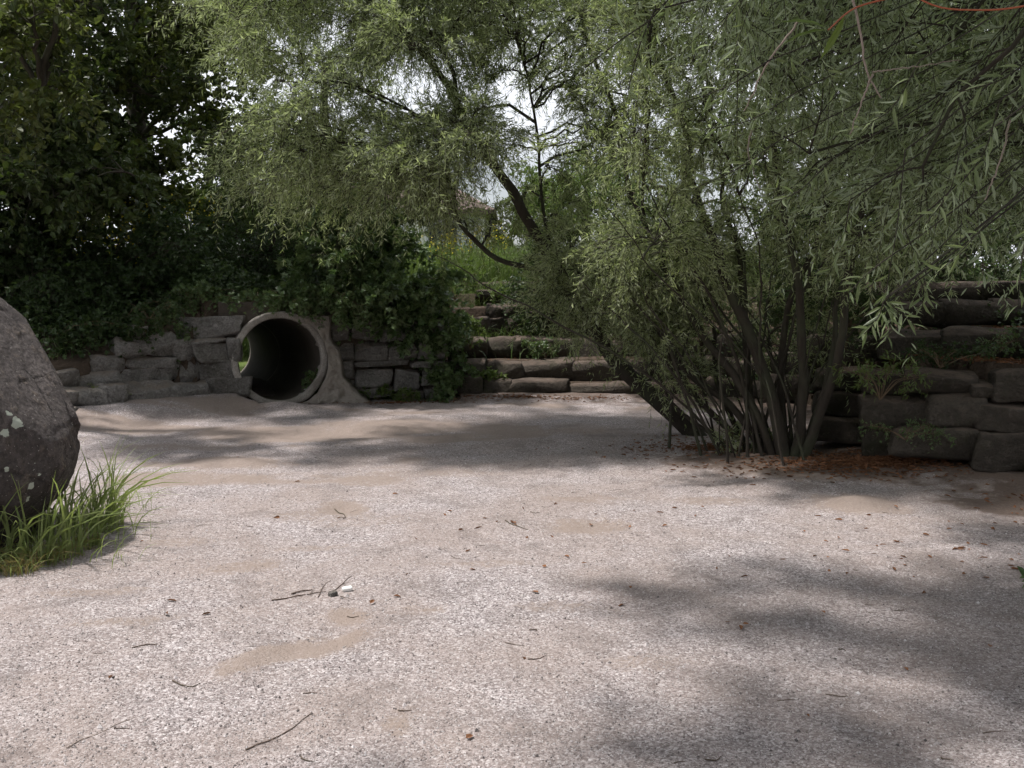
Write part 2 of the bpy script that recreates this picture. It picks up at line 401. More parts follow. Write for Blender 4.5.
def ground_mat():
    t = NT('gravel'); P = t.pos()
    v = t.n('ShaderNodeTexVoronoi', {'Scale': 140.0, 'Vector': P, 'Randomness': 1.0})
    v2 = t.n('ShaderNodeTexVoronoi', {'Scale': 74.0, 'Vector': P, 'Randomness': 1.0})
    cr = t.n('ShaderNodeSeparateColor', {0: v.outputs['Color']}).outputs[0]; cr2 = t.n('ShaderNodeSeparateColor', {0: v2.outputs['Color']}).outputs[0]
    g1 = t.ramp(cr, [(0, (.07, .06, .061)), (.25, (.17, .144, .143)), (.55, (.30, .262, .258)), (.82, (.44, .40, .397)), (1, (.72, .69, .69))])
    g2 = t.ramp(cr2, [(0, (.10, .085, .085)), (.4, (.24, .207, .204)), (.75, (.35, .312, .308)), (1, (.60, .565, .565))])
    col = t.mix(.45, g1, g2)
    blot = t.noise(1.1, 6, .62, P, .4)
    col = t.mix(t.ramp(blot, [(.36, 0), (.60, .55)]), col, (.25, .20, .175))
    damp = t.noise(.8, 5, .6, P)
    dm = t.noise(2.6, 6, .7, P, .5); col = t.mix(t.ramp(dm, [(.52, 0), (.64, .42)]), col, (.12, .10, .092))
    sand = t.mix(t.noise(160, 3, .7, P), (.18, .14, .118), (.29, .235, .20))  # tone of the sand patches and of the painted shade band
    pn = t.math('ADD', t.attr('sand_shade'), t.math('MULTIPLY', t.math('SUBTRACT', t.noise(26, 8, .8, P, .3), .5), 2.2))
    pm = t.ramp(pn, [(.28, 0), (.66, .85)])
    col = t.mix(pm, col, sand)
    fl = t.noise(60, 5, .75, P)
    col = t.mix(t.ramp(fl, [(.60, 0), (.68, .6)]), col, (.13, .085, .06))
    sn = t.math('ADD', t.attr('soil'), t.math('MULTIPLY', t.math('SUBTRACT', t.noise(9, 6, .7, P), .5), 1.1))
    col = t.mix(t.ramp(sn, [(.3, 0), (.75, .85)]), col, t.mix(t.noise(35, 4, .7, P), (.045, .032, .024), (.15, .105, .08)))
    col = t.mix(t.attr('far'), col, t.mix(t.noise(3, 5, .6, P), (.05, .08, .02), (.12, .15, .05)))
    h = t.math('ADD', t.math('MULTIPLY', t.math('SUBTRACT', 1.0, v.outputs['Distance']), .5), t.math('MULTIPLY', t.math('SUBTRACT', 1.0, v2.outputs['Distance']), .6))
    nb = t.bump(t.noise(6, 6, .65, P), .5, .05)
    return t.pbr(col, .93, t.bump(h, .7, .007, nb), .25)
M['gravel'] = ground_mat()
g = mesh_np('ground', np.stack([x, y, z], 1), [f4], M['gravel'], smooth=True, attrs={'sand_shade': sand_shade, 'soil': soil, 'far': far}); tag(g, kind='structure')

# wide land to the horizon
t = NT('meadow'); P = t.pos()
M['meadow'] = t.pbr(t.mix(t.noise(.6, 6, .6, P), (.045, .07, .02), (.12, .14, .05)), .95, t.bump(t.noise(8, 5, .7, P), .6, .05))
r = np.array([13.5, 30, 60, 90, 140, 300, 800, 2500]); th = np.linspace(0, 2 * pi, 73)[:-1]
V = np.stack([np.outer(r, np.cos(th)), 8 + np.outer(r, np.sin(th)), np.broadcast_to(np.array([-.35, -.35, -.35, -.4, -.5, -.5, -1, -3])[:, None], (8, 72))], -1).reshape(-1, 3)
i = np.arange(8 * 72).reshape(8, 72); j = np.roll(i, -1, 1)
tag(mesh_np('meadow', V, [np.stack([i[:-1], j[:-1], j[1:], i[1:]], -1).reshape(-1, 4)[:, ::-1]], M['meadow'], smooth=True), kind='structure')

# embankment
exs = np.concatenate([np.linspace(-45, -8, 90)[:-1], np.arange(-8, 8, .07), np.linspace(8, 45, 90)])
eys = np.concatenate([np.linspace(3, 6, 20)[:-1], np.arange(6, 19, .07), np.linspace(19, 95, 200)])
X, Y = np.meshgrid(exs, eys); x = X.ravel(); y = Y.ravel(); z, s, u, al, la = terrain(x, y)
idx = np.arange(len(x)).reshape(len(eys), len(exs)); f4 = np.stack([idx[:-1, :-1], idx[:-1, 1:], idx[1:, 1:], idx[1:, :-1]], -1).reshape(-1, 4)
keep = s[f4].max(1) > -.02
fz = z[f4].mean(1); fl = np.abs(la[f4].mean(1)); fa = al[f4].mean(1)
rad = np.hypot(fl, fz - PIPE0[2]); rmin = np.min(np.hypot(np.abs(la[f4]), z[f4] - PIPE0[2]), 1)
keep &= ~((fl < PR + PT + .10) & (fa < .5) & (fa > -1) & (z[f4].min(1) < .5)); keep &= ~((fl < PR + PT * .5) & (fa > 5.0) & (fa < 6.3) & (z[f4].mean(1) < 1.0) & (z[f4].mean(1) > -.27))
f4 = f4[keep]
t = NT('soil'); P = t.pos(); geo = t.n('ShaderNodeNewGeometry')
col = t.mix(t.noise(5, 6, .65, P), (.04, .03, .022), (.12, .09, .07)); col = t.mix(t.ramp(t.noise(30, 5, .7, P), [(.55, 0), (.68, .7)]), col, (.17, .12, .085))
dd = t.n('ShaderNodeSeparateXYZ', {0: P}).outputs['Y']
gm = t.math('MULTIPLY', t.ramp(t.math('MULTIPLY', t.math('SUBTRACT', dd, 15.5), .3), [(0, 0), (1, 1)]), t.ramp(t.noise(1.3, 4, .6, P), [(.3, .5), (.5, 1)]))
col = t.mix(gm, col, t.mix(t.noise(12, 5, .7, P), (.05, .08, .02), (.13, .17, .05)))
M['soil'] = t.pbr(col, .96, t.bump(t.noise(22, 6, .7, P), .8, .04), .1)
tag(mesh_np('embankment', np.stack([x, y, z], 1), [f4], M['soil'], smooth=True), kind='structure')

# ------------------------------------------------------------------ stones
def cube_grid(n):
    lin = np.linspace(-1, 1, n + 1); vm = {}; V = []; Fq = []
    def vid(p):
        k = tuple(np.round(p, 5))
        if k not in vm: vm[k] = len(V); V.append(p)
        return vm[k]
    for ax in range(3):
        for sg in (-1, 1):
            for i in range(n):
                for j in range(n):
                    q = []
                    for a, b in ((i, j), (i + 1, j), (i + 1, j + 1), (i, j + 1)):
                        p = np.zeros(3); p[ax] = sg; p[(ax + 1) % 3] = lin[a]; p[(ax + 2) % 3] = lin[b]; q.append(vid(p))
                    Fq.append(q if sg > 0 else q[::-1])
    return np.array(V), np.array(Fq)
CG, CF = cube_grid(14)
stone_n = [0]
def stone(parent, c, half, rz=0., ry=0., mat=None, rough=1.0, round_=.35, name='stone'):
    round_ *= .62
    stone_n[0] += 1; sd = stone_n[0] * 7.31
    half = np.array(half); m = half.min()
    p = CG.copy(); sph = unit(p)
    rr = min(.9, round_); q = p * half; inner = half - m * rr
    cl = np.clip(q, -inner, inner); dv = q - cl; ln = np.linalg.norm(dv, axis=1, keepdims=True)
    q = np.where(ln > 1e-6, cl + dv / (ln + 1e-9) * np.minimum(ln, m * rr), q)
    # chipped, uneven outline
    wv = fbm(q / (m * 2.2) + sd, 3, 3) * .30 * m * rough
    q = q + unit(q / half ** 1.0)[:, :] * wv[:, None] + np.stack([fbm(q / (m * 1.3) + sd + 40 * k, 3, 11 + k) for k in range(3)], 1) * .13 * m * rough; q += np.stack([fbm(q / (m * .5) + sd + 50 * k, 3, 21 + k) for k in range(3)], 1) * .07 * m * rough; cr_ = np.abs(fbm(q / (m * 1.8) + sd + 9, 2, 31)); q -= unit(q) * ((1 - ss(0, .10, cr_)) * .10 * m * rough)[:, None]
    for k in range(7):       # broken faces
        h_ = [_h(int(stone_n[0]), k, j_, 5) * 2 - 1 for j_ in range(3)]; nn_ = unit(np.array([h_[0] * .8, h_[1] - .9 * (k % 2), h_[2] * .8]) / half * m); sp = (q @ nn_); d_ = sp.max() * (.70 + .16 * abs(h_[0]))
        q = q - nn_ * (np.maximum(0, sp - d_) * min(.88, .75 * rough))[:, None]
    # skew so that no stone is a true box
    sk = np.sin(sd * np.array([1.0, 1.7, 2.3, 2.9])) * .10 * rough
    q[:, 2] += q[:, 0] * sk[0] * .5; q[:, 0] += q[:, 2] * sk[1]; q[:, 2] *= 1 + sk[2] * q[:, 0] / half[0]; q[:, 0] *= 1 + sk[3] * q[:, 2] / half[2]
    cy, sy = cos(ry), sin(ry); q = np.stack([q[:, 0] * cy + q[:, 2] * sy, q[:, 1], -q[:, 0] * sy + q[:, 2] * cy], 1)
    cz, sz = cos(rz), sin(rz); q = np.stack([q[:, 0] * cz - q[:, 1] * sz, q[:, 0] * sz + q[:, 1] * cz, q[:, 2]], 1)
    o = mesh_np(name, q, [CF], mat or M['stone'], smooth=True); o.location = [float(v) for v in (np.array(c) - np.array(parent.location))]; o.parent = parent
    return o
def stone_px(parent, box, Yf, depth=.4, rz=0., mat=None, rough=1., grow=1.03, ry=0., round_=.35):
    x0, y0, x1, y1 = box; cx, cy = (x0 + x1) / 2, (y0 + y1) / 2
    Y0 = Yf(cx) if callable(Yf) else Yf
    c = at(cx, cy, Y0); w = (x1 - x0) * mpp(Y0) / max(.55, abs(cos(rz))) ; h = (y1 - y0) * mpp(Y0)
    n = np.array([-sin(rz), cos(rz), 0.])
    return stone(parent, c + n * depth / 2, (w / 2 * grow, depth / 2, h / 2 * grow), rz, ry, mat, rough, round_)

# left of the culvert
w = empty('stone_wall', (-4.0, 12.0, 0), 'low dry wall of grey boulders left of the concrete pipe mouth', 'stone wall')
YL = lambda px: np.interp(px, [60, 180, 245], [11.25, 12.3, 12.75])
for b in [(179, 317, 239, 338), (198, 338, 225, 343), (175, 340, 196, 361), (196, 343, 228, 363), (200, 361, 238, 385), (208, 378, 249, 399), (176, 362, 201, 384), (174, 384, 209, 404),
          (141, 335, 173, 357), (119, 340, 143, 359), (128, 356, 172, 369), (96, 355, 124, 377), (118, 368, 159, 385), (157, 366, 177, 384), (74, 373, 119, 390), (70, 389, 104, 408),
          (102, 385, 126, 408), (124, 383, 176, 406), (138, 326, 148, 338), (226, 338, 240, 362), (40, 372, 76, 392), (30, 391, 72, 412), (45, 408, 76, 420)]:
    lowr = max(0, (b[3] - 385)) * .012; lip = b[2] > 237
    stone_px(w, b, (lambda p: 12.46) if lip else (lambda p: YL(p) - lowr - (.12 if b[2] > 220 else 0)), .17 if lip else (.3 if b[2] > 220 else .42), rz=.08 if lip else (.62 if b[0] < 170 else .5), rough=1.15, round_=.5 if b[2] - b[0] < 34 and b[3] - b[1] > 15 else .35)
# right of the culvert
w = empty('stone_wall', (-1.6, 13.0, 0), 'squared block wall under the shrub right of the pipe mouth', 'stone wall')
YR = lambda px: np.interp(px, [330, 460], [12.95, 13.25])
for b in [(332, 343, 354, 362), (355, 343, 388, 361), (388, 343, 417, 361), (355, 361, 408, 367), (354, 369, 392, 388), (393, 369, 421, 393), (351, 320, 382, 341), (382, 318, 417, 341), (354, 388, 393, 399), (394, 391, 424, 400),
          (417, 319, 450, 341), (418, 342, 446, 361), (410, 361, 445, 368), (422, 369, 452, 386), (424, 386, 456, 400), (334, 362, 354, 380), (336, 381, 354, 399), (330, 322, 350, 342)]:
    stone_px(w, b, YR, .4, rz=.12, mat=M['stone'], rough=.75, grow=1.0, round_=.3)
# centre flight
w = empty('stone_steps', (.5, 13.8, 0), 'mossy block steps climbing to the light grass in the middle', 'stone steps')
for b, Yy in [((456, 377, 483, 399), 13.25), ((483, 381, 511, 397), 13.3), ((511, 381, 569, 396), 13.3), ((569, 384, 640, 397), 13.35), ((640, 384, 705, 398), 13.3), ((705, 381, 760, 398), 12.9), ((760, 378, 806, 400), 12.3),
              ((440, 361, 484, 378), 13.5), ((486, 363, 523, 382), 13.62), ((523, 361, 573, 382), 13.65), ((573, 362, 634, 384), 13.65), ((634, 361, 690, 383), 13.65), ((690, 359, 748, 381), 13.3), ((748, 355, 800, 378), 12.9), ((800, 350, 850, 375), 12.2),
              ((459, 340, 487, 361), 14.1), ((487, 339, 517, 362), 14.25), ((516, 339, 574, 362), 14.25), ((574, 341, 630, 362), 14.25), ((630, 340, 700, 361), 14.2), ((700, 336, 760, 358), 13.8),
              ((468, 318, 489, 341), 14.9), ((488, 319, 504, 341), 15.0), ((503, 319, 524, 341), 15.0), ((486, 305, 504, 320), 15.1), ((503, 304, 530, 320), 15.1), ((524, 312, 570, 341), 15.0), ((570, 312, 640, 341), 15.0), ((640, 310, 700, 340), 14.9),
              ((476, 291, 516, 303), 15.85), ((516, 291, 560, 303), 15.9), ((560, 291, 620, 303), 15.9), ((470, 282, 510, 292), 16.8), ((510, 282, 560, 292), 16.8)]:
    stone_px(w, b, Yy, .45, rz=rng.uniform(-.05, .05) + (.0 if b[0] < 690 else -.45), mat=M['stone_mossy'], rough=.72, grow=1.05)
# right terraces
w = empty('stone_steps', (4.2, 8.8, 0), 'broad dark terraces of big blocks at the right edge', 'stone steps')
def YT(px): return np.interp(px, [810, 870, 900, 1024, 1200], [9.55, 8.65, 8.35, 7.95, 7.5])
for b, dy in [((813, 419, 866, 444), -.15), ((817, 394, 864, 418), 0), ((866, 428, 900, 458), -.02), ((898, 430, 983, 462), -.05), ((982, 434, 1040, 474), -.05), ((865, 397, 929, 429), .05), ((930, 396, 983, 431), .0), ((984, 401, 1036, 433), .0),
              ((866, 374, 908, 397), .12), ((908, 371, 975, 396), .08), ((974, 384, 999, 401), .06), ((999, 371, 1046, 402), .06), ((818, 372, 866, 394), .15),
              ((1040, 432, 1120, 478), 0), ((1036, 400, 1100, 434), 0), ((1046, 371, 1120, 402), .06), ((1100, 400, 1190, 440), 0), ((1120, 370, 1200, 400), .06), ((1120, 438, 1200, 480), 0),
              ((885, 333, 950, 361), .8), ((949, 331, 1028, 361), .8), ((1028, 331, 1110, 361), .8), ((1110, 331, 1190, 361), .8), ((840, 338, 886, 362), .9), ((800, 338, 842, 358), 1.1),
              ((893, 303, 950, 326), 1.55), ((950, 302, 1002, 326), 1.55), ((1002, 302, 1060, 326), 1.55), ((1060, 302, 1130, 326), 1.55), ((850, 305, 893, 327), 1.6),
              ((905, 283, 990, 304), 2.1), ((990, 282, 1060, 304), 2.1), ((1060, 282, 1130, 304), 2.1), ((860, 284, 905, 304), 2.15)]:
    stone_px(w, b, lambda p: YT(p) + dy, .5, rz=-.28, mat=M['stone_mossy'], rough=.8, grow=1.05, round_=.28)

# ------------------------------------------------------------------ culvert
t = NT('concrete'); P = t.pos()
n = t.noise(3.5, 6, .65, P, .3); nf = t.noise(60, 5, .7, P)
col = t.mix(t.ramp(n, [(.3, 0), (.7, 1)]), (.22, .195, .17), (.50, .465, .43)); col = t.mix(t.ramp(nf, [(.4, .4), (.6, 0)]), col, (.10, .09, .08))
M['concrete'] = t.pbr(col, .9, t.bump(nf, .4, .008))
t = NT('shaded_concrete'); P = t.pos(); M['pipe_shade'] = t.pbr(t.mix(t.noise(4, 6, .7, P, .5), (.05, .042, .035), (.14, .12, .10)), .85, t.bump(t.noise(30, 5, .7, P), .4, .01))  # darker concrete: the pipe's inner shade is put into the colour
culv = empty('culvert_pipe', (PIPE0[0], PIPE0[1], 0), 'round concrete culvert pipe opening in the stone bank', 'pipe')
side = np.array([PDIR[1], -PDIR[0], 0.]); upv = np.array([0, 0, 1.])
def ring_surface(name, prof, mat, S=96):
    prof = np.array(prof); a = np.arange(S) * 2 * pi / S
    V = PIPE0 + PAX * prof[:, 0][:, None, None] + prof[:, 1][:, None, None] * (side * np.cos(a)[None, :, None] + upv * np.sin(a)[None, :, None])
    V = V.reshape(-1, 3); V = V + (fbm(V * 5, 3, 6) * .008 + np.minimum(0, fbm(V * 16, 3, 7)) * .010)[:, None] * unit(V - PIPE0)
    K = len(prof); i = np.arange(K * S).reshape(K, S); j = np.roll(i, -1, 1)
    return childify(mesh_np(name, V, [np.stack([i[:-1], j[:-1], j[1:], i[1:]], -1).reshape(-1, 4)], mat, smooth=True), culv)
half = PLEN / 2
for k in range(2):
    a0, a1 = k * half - .02, (k + 1) * half - .04; c = .015
    prof = [(a0, PR + c), (a0, PR + PT * .5), (a0, PR + PT - c), (a0 + c, PR + PT)] + [(a, PR + PT) for a in np.linspace(a0 + .1, a1 - .1, 6)] + [(a1, PR + PT), (a1, PR + c)] + [(a, PR) for a in np.linspace(a1 - c, a0 + c, 12)] + [(a0 + .004, PR + .004), (a0, PR + c)]
    ring_surface('pipe_section', prof, M['concrete'])
    ring_surface('shade_lining', [(a, PR - .004 + (.004 if e_ in (0, 13) else 0)) for e_, a in enumerate(np.linspace(a1 - .03, a0 + (.10 if k == 0 else .03), 14))], M['pipe_shade'])  # added liner whose dark colour stands in for shade inside the pipe
t = NT('packed_earth'); P = t.pos(); n = t.noise(9, 6, .7, P, .4)
M['earth'] = t.pbr(t.mix(n, (.05, .04, .032), (.16, .135, .115)), .95, t.bump(n, 1.0, .06))
S_, K_ = 96, 14; a = np.arange(S_) * 2 * pi / S_; ca, sa = np.cos(a), np.sin(a)
tx = np.where(np.abs(ca) > 1e-6, np.where(ca > 0, .80, .72) / np.maximum(np.abs(ca), 1e-6), 99); tz = np.where(sa > 0, (1.25 - PIPE0[2]), (PIPE0[2] + .25)) / np.maximum(np.abs(sa), 1e-6)
ro = np.minimum(tx, tz); q = np.linspace(0, 1, K_)[:, None]; rr_ = (PR + PT * .6) * (1 - q) + np.maximum(ro, PR + PT) * q
V = PIPE0 + PDIR * (.09 + 0 * q)[..., None] + rr_[..., None] * (side * ca[None, :, None] + upv * sa[None, :, None]); V = V.reshape(-1, 3)
V = V + PDIR * (fbm(V * 6, 4, 55)[:, None] * .05 + .03)
i = np.arange(K_ * S_).reshape(K_, S_); j = np.roll(i, -1, 1)
childify(mesh_np('headwall', V, [np.stack([i[:-1], j[:-1], j[1:], i[1:]], -1).reshape(-1, 4)], M['earth'], smooth=True), culv)
# rough mortar packed beside the pipe
t = NT('mortar'); P = t.pos(); n = t.noise(14, 6, .75, P, .5)
M['mortar'] = t.pbr(t.mix(n, (.24, .21, .18), (.50, .45, .40)), .95, t.bump(n, 1.0, .06))
nu, nv = 50, 60; uu, vv = np.meshgrid(np.linspace(0, 1, nu), np.linspace(0, 1, nv)); uu = uu.ravel(); vv = vv.ravel()
zt = vv * 1.10; ax = np.sqrt(np.maximum(0, (PR + PT * .8) ** 2 - (zt - PIPE0[2]) ** 2))
xl = PIPE0[0] + ax; xr = np.interp(zt, [0, .2, .5, .75, 1.1], [-1.82, -2.02, -2.17, -2.26, -2.32]) + .05 * vnoise(np.stack([zt * 6, zt * 0, zt * 0], 1), 4)
xl = np.minimum(xl, xr); xx = xl + (xr - xl) * uu
yy = 12.82 - .10 * (1 - zt) + .05 * uu
V = np.stack([xx, yy, zt - .03], 1); q = fbm(V * 7, 5, 77, .65); V[:, 1] += (q * .08 + fbm(V * 22, 3, 80) * .02) * np.sin(np.clip(uu, 0, 1) * pi) ** .5; V[:, 2] += fbm(V * 9, 3, 78) * .02
back = V.copy(); back[:, 1] += .3
i = np.arange(nu * nv).reshape(nv, nu); f = np.stack([i[:-1, :-1], i[:-1, 1:], i[1:, 1:], i[1:, :-1]], -1).reshape(-1, 4)
o = nu * nv; rim = np.concatenate([i[0, :], i[1:, -1], i[-1, :-1][::-1], i[1:-1, 0][::-1]]); r2 = np.roll(rim, -1)
childify(mesh_np('mortar_collar', np.concatenate([V, back]), [f, f[:, ::-1] + o, np.stack([r2, rim, rim + o, r2 + o], -1)], M['mortar'], smooth=True), culv)

# ------------------------------------------------------------------ boulder
nu, nv = 340, 220
zz = np.linspace(-.1, 1.93, nv); prof = np.interp(zz + .08, [-.1, 0, .2, .42, .58, .76, 1.0, 1.2, 1.36, 1.5, 1.68, 1.82, 1.9, 1.93], [.98, 1.02, 1.08, 1.21, 1.255, 1.25, 1.16, 1.06, .98, .86, .66, .42, .2, 0.001])
th = np.linspace(0, 2 * pi, nu + 1)[:-1]; BC = np.array([-3.84, 5.95])
TT, ZZ = np.meshgrid(th, zz); RR = np.broadcast_to(prof[:, None], TT.shape)
V = np.stack([RR * np.cos(TT), RR * np.sin(TT) * .82, ZZ], -1).reshape(-1, 3)
dirn = unit(np.stack([V[:, 0], V[:, 1] / .67, (V[:, 2] - .8) * .6], 1))
d = .075 * fbm(V * 1.3 + 5, 3, 91) + .05 * fbm(V * 3.1, 4, 92) + .022 * fbm(V * 9, 4, 93, .6)
fac = np.abs(fbm(V * 1.9 + 9, 2, 94)); d -= .05 * (1 - ss(0, .07, fac))
V = V + dirn * d[:, None]
for k in range(16):
    nn_ = unit(np.array([_h(k, 3, 1, 77) * 2 - 1, _h(k, 5, 2, 77) * 2 - 1.3, (_h(k, 7, 3, 77) * 2 - .8) * .6])); c0 = V - [0, 0, .8]; sp = c0 @ nn_; d_ = sp.max() * (.875 + .09 * _h(k, 9, 4, 77)); V = V - nn_ * (np.maximum(0, sp - d_) * .7)[:, None]
V[:, 0] -= .10 * ss(.5, 0, V[:, 2]) * ss(.3, 1, V[:, 0])         # undercut on the side of the clearing
lich = np.zeros(len(V)); W_ = V + np.array([BC[0], BC[1], 0])
for px, py, rr in [(18, 423, .05), (5, 433, .035), (10, 412, .035), (26, 420, .03), (8, 470, .03), (36, 462, .025), (20, 350, .025), (34, 365, .02), (25, 372, .015), (33, 486, .028), (40, 475, .02), (58, 440, .02), (45, 405, .012), (12, 357, .02), (60, 400, .012), (30, 500, .03), (62, 376, .015), (65, 388, .013)]:
    o3 = np.array([0, 0, CAMH]); dr = unit(ray(px, py)); rel = W_ - o3; tt = rel @ dr; dist = np.linalg.norm(rel - tt[:, None] * dr, axis=1)
    hit = np.min(tt[dist < .03]) if (dist < .03).any() else 5.0
    c = o3 + dr * hit; dd_ = np.linalg.norm(W_ - c, axis=1); lich = np.maximum(lich, 1 - ss(.6, 1.25, dd_ / (rr * .8) + .9 * fbm(W_ * 22, 4, 95, .7)))
t = NT('boulder_rock'); P = t.obj(); n = t.noise(3.2, 7, .65, P, .5); nf = t.noise(38, 6, .75, P); nb = t.noise(11, 5, .6, P)
col = t.mix(t.ramp(n, [(.32, 0), (.68, 1)]), (.065, .055, .053), (.18, .155, .147))
col = t.mix(t.ramp(nb, [(.54, 0), (.64, .55)]), col, (.24, .19, .15)); col = t.mix(t.ramp(nf, [(.38, .8), (.58, 0)]), col, (.03, .025, .024)); col = t.mix(t.ramp(t.noise(1.6, 5, .7, P, 1.0), [(.46, 0), (.54, .55)]), col, (.05, .042, .04)); wv = t.n('ShaderNodeTexVoronoi', {'Scale': 2.1, 'Vector': t.n('ShaderNodeMapping', {'Vector': P, 'Rotation': (.3, .5, .2), 'Scale': (1, 1, .55)}).outputs[0]}, feature='DISTANCE_TO_EDGE').outputs['Distance']; ck = t.ramp(t.math('ADD', wv, t.math('MULTIPLY', t.noise(5, 6, .75, P, .5), .14)), [(.058, 1), (.078, 0)]); col = t.mix(t.math('MULTIPLY', ck, .5), col, (.02, .016, .015))
col = t.mix(t.ramp(t.noise(70, 3, .6, P), [(.66, 0), (.7, .8)]), col, (.38, .36, .33))
ln = t.math('ADD', t.attr('lichen'), t.math('MULTIPLY', t.math('SUBTRACT', t.noise(60, 4, .7, P), .5), .8))
col = t.mix(t.ramp(ln, [(.45, 0), (.6, .9)]), col, (.50, .54, .46))
M['boulder'] = t.pbr(col, .9, t.bump(t.math('SUBTRACT', t.math('ADD', t.math('MULTIPLY', nf, .6), nb), t.math('MULTIPLY', ck, .5)), .9, .04), .3)
i = np.arange(nu * nv).reshape(nv, nu); j = np.roll(i, -1, 1)
b = mesh_np('boulder', V, [np.stack([i[:-1], j[:-1], j[1:], i[1:]], -1).reshape(-1, 4)], M['boulder'], smooth=True, attrs={'lichen': lich})
b.location = (BC[0], BC[1], 0); tag(b, 'large dark boulder with pale lichen spots at the left edge', 'boulder')

# ------------------------------------------------------------------ grass
def blades(P, H, lean, wid, K=6, curl=.6, direction=None, spread=1.0):
    n = len(P); a = rng.uniform(0, 2 * pi, n); d = np.stack([np.cos(a), np.sin(a), 0 * a], 1) * spread
    if direction is not None: d = d + np.array(direction)
    d = d * np.linalg.norm(d, axis=1, keepdims=True).clip(.2, 1.3) / (np.linalg.norm(d, axis=1, keepdims=True) + 1e-6)
    t = np.linspace(0, 1, K)[None, :, None]; H = H[:, None, None]; ln = lean[:, None, None]
    c = P[:, None] + np.array([0, 0, 1.]) * H * (t - curl * ln * t ** 2.5) + d[:, None] * H * ln * t ** 1.8
    sd = unit(np.cross(unit(np.gradient(c, axis=1)), rv(n)[:, None])); w = wid[:, None, None] * (1 - t ** 2.2) * (.5 + .5 * np.minimum(1, t * 5)) + .0004
    V = np.stack([c - sd * w / 2, c + sd * w / 2], 2).reshape(-1, 3)
    b_ = (np.arange(n) * K * 2)[:, None]; k = (np.arange(K - 1) * 2)[None]; q = (b_ + k).reshape(-1)
    return V, [np.stack([q, q + 1, q + 3, q + 2], -1)]
tr = empty('grass_tuft', (-2.6, 5.2, 0), 'long green grass tuft at the foot of the boulder', 'grass')
def tuft_pts(n, pts):
    out = []
    for k in range(n):
        c, r = pts[rng.integers(len(pts))]; a = rng.uniform(0, 2 * pi); q = rng.uniform() ** .6 * r
        out.append((c[0] + q * cos(a), c[1] + q * sin(a) * .7))
    a = np.array(out); return np.concatenate([a, ground_z(a[:, 0], a[:, 1])[:, None]], 1)
cs = [(gr(x_, y_), r_) for x_, y_, r_ in [(15, 572, .12), (40, 562, .13), (62, 556, .12), (82, 545, .12), (100, 528, .12), (60, 530, .14), (30, 540, .15), (5, 560, .15), (85, 520, .12), (112, 520, .08)]]
P_ = tuft_pts(260, cs[1:]); V1 = blades(P_, rng.uniform(.18, .74, len(P_)), rng.uniform(.12, .9, len(P_)), rng.uniform(.008, .016, len(P_)), direction=(.5, -.1, 0))
P_ = tuft_pts(500, cs); V2 = blades(P_, rng.uniform(.06, .24, len(P_)), rng.uniform(.2, 1.1, len(P_)), rng.uniform(.003, .006, len(P_)))
P_ = tuft_pts(60, [(gr(115, 535), .28), (gr(95, 560), .25), (gr(125, 505), .25)]); V3 = blades(P_, rng.uniform(.08, .35, len(P_)), rng.uniform(.4, 1.2, len(P_)), rng.uniform(.004, .008, len(P_)))
V, f = merge([V1, V2, V3]); childify(mesh_np('blades', V, f, M['grass']), tr)
P_ = tuft_pts(420, [cs[0], cs[0], cs[1], cs[2], cs[7], cs[7], cs[3]]); V, f = blades(P_, rng.uniform(.05, .2, len(P_)), rng.uniform(.3, 1.2, len(P_)), rng.uniform(.002, .005, len(P_)))
childify(mesh_np('dry_blades', V, f, M['grass_dry']), tr)
# a seed stalk or two
P_ = np.array([gr(70, 520), gr(88, 515), gr(100, 530)]); V, f = blades(P_, np.array([.85, .7, .6]), np.array([.2, .45, .6]), np.array([.004, .004, .004]), direction=(.4, 0, 0))
childify(mesh_np('stalks', V, f, M['grass']), tr)

def field(n, fx, fy, H, wid, name, mat, lean=(.1, .8)):
    x_ = rng.uniform(*fx, n); y_ = rng.uniform(*fy, n); z_, s2, *_ = terrain(x_, y_); k = (s2 > .4) & (fbm(np.stack([x_, y_, x_ * 0], 1) * .9, 2, 5) > -.35); x_, y_, z_ = x_[k], y_[k], z_[k]
    V, f = blades(np.stack([x_, y_, z_ - .02], 1), rng.uniform(H[0], H[1], len(x_)), rng.uniform(*lean, len(x_)), rng.uniform(wid[0], wid[1], len(x_)), K=4)
    return V, f
parts = [field(5000, (-1.9, .4), (17, 21), (.4, .95), (.010, .02), '', None), field(9000, (-3, 4), (16.6, 22), (.15, .55), (.008, .018), '', None), field(9000, (-6, 6), (20, 30), (.3, .9), (.012, .028), '', None), field(6000, (-9, 9), (26, 50), (.3, .8), (.02, .05), '', None),
         field(2500, (-2.6, .3), (14.6, 17), (.08, .3), (.006, .012), '', None), field(4000, (3.5, 9), (10, 14), (.1, .4), (.006, .014), '', None)]
V, f = merge(parts); tag(mesh_np('tall_grass', V, f, M['fresh']), 'sunlit tall grass on the bank above the middle steps', 'grass', kind='stuff')
parts = [field(7000, (-9, -1.2), (11, 15), (.06, .3), (.006, .014), '', None), field(3500, (-14, 2), (13, 20), (.1, .4), (.008, .02), '', None)]
V, f = merge(parts); tag(mesh_np('bank_grass', V, f, M['shrub']), 'shaded grass on the bank above the left wall', 'grass', kind='stuff')

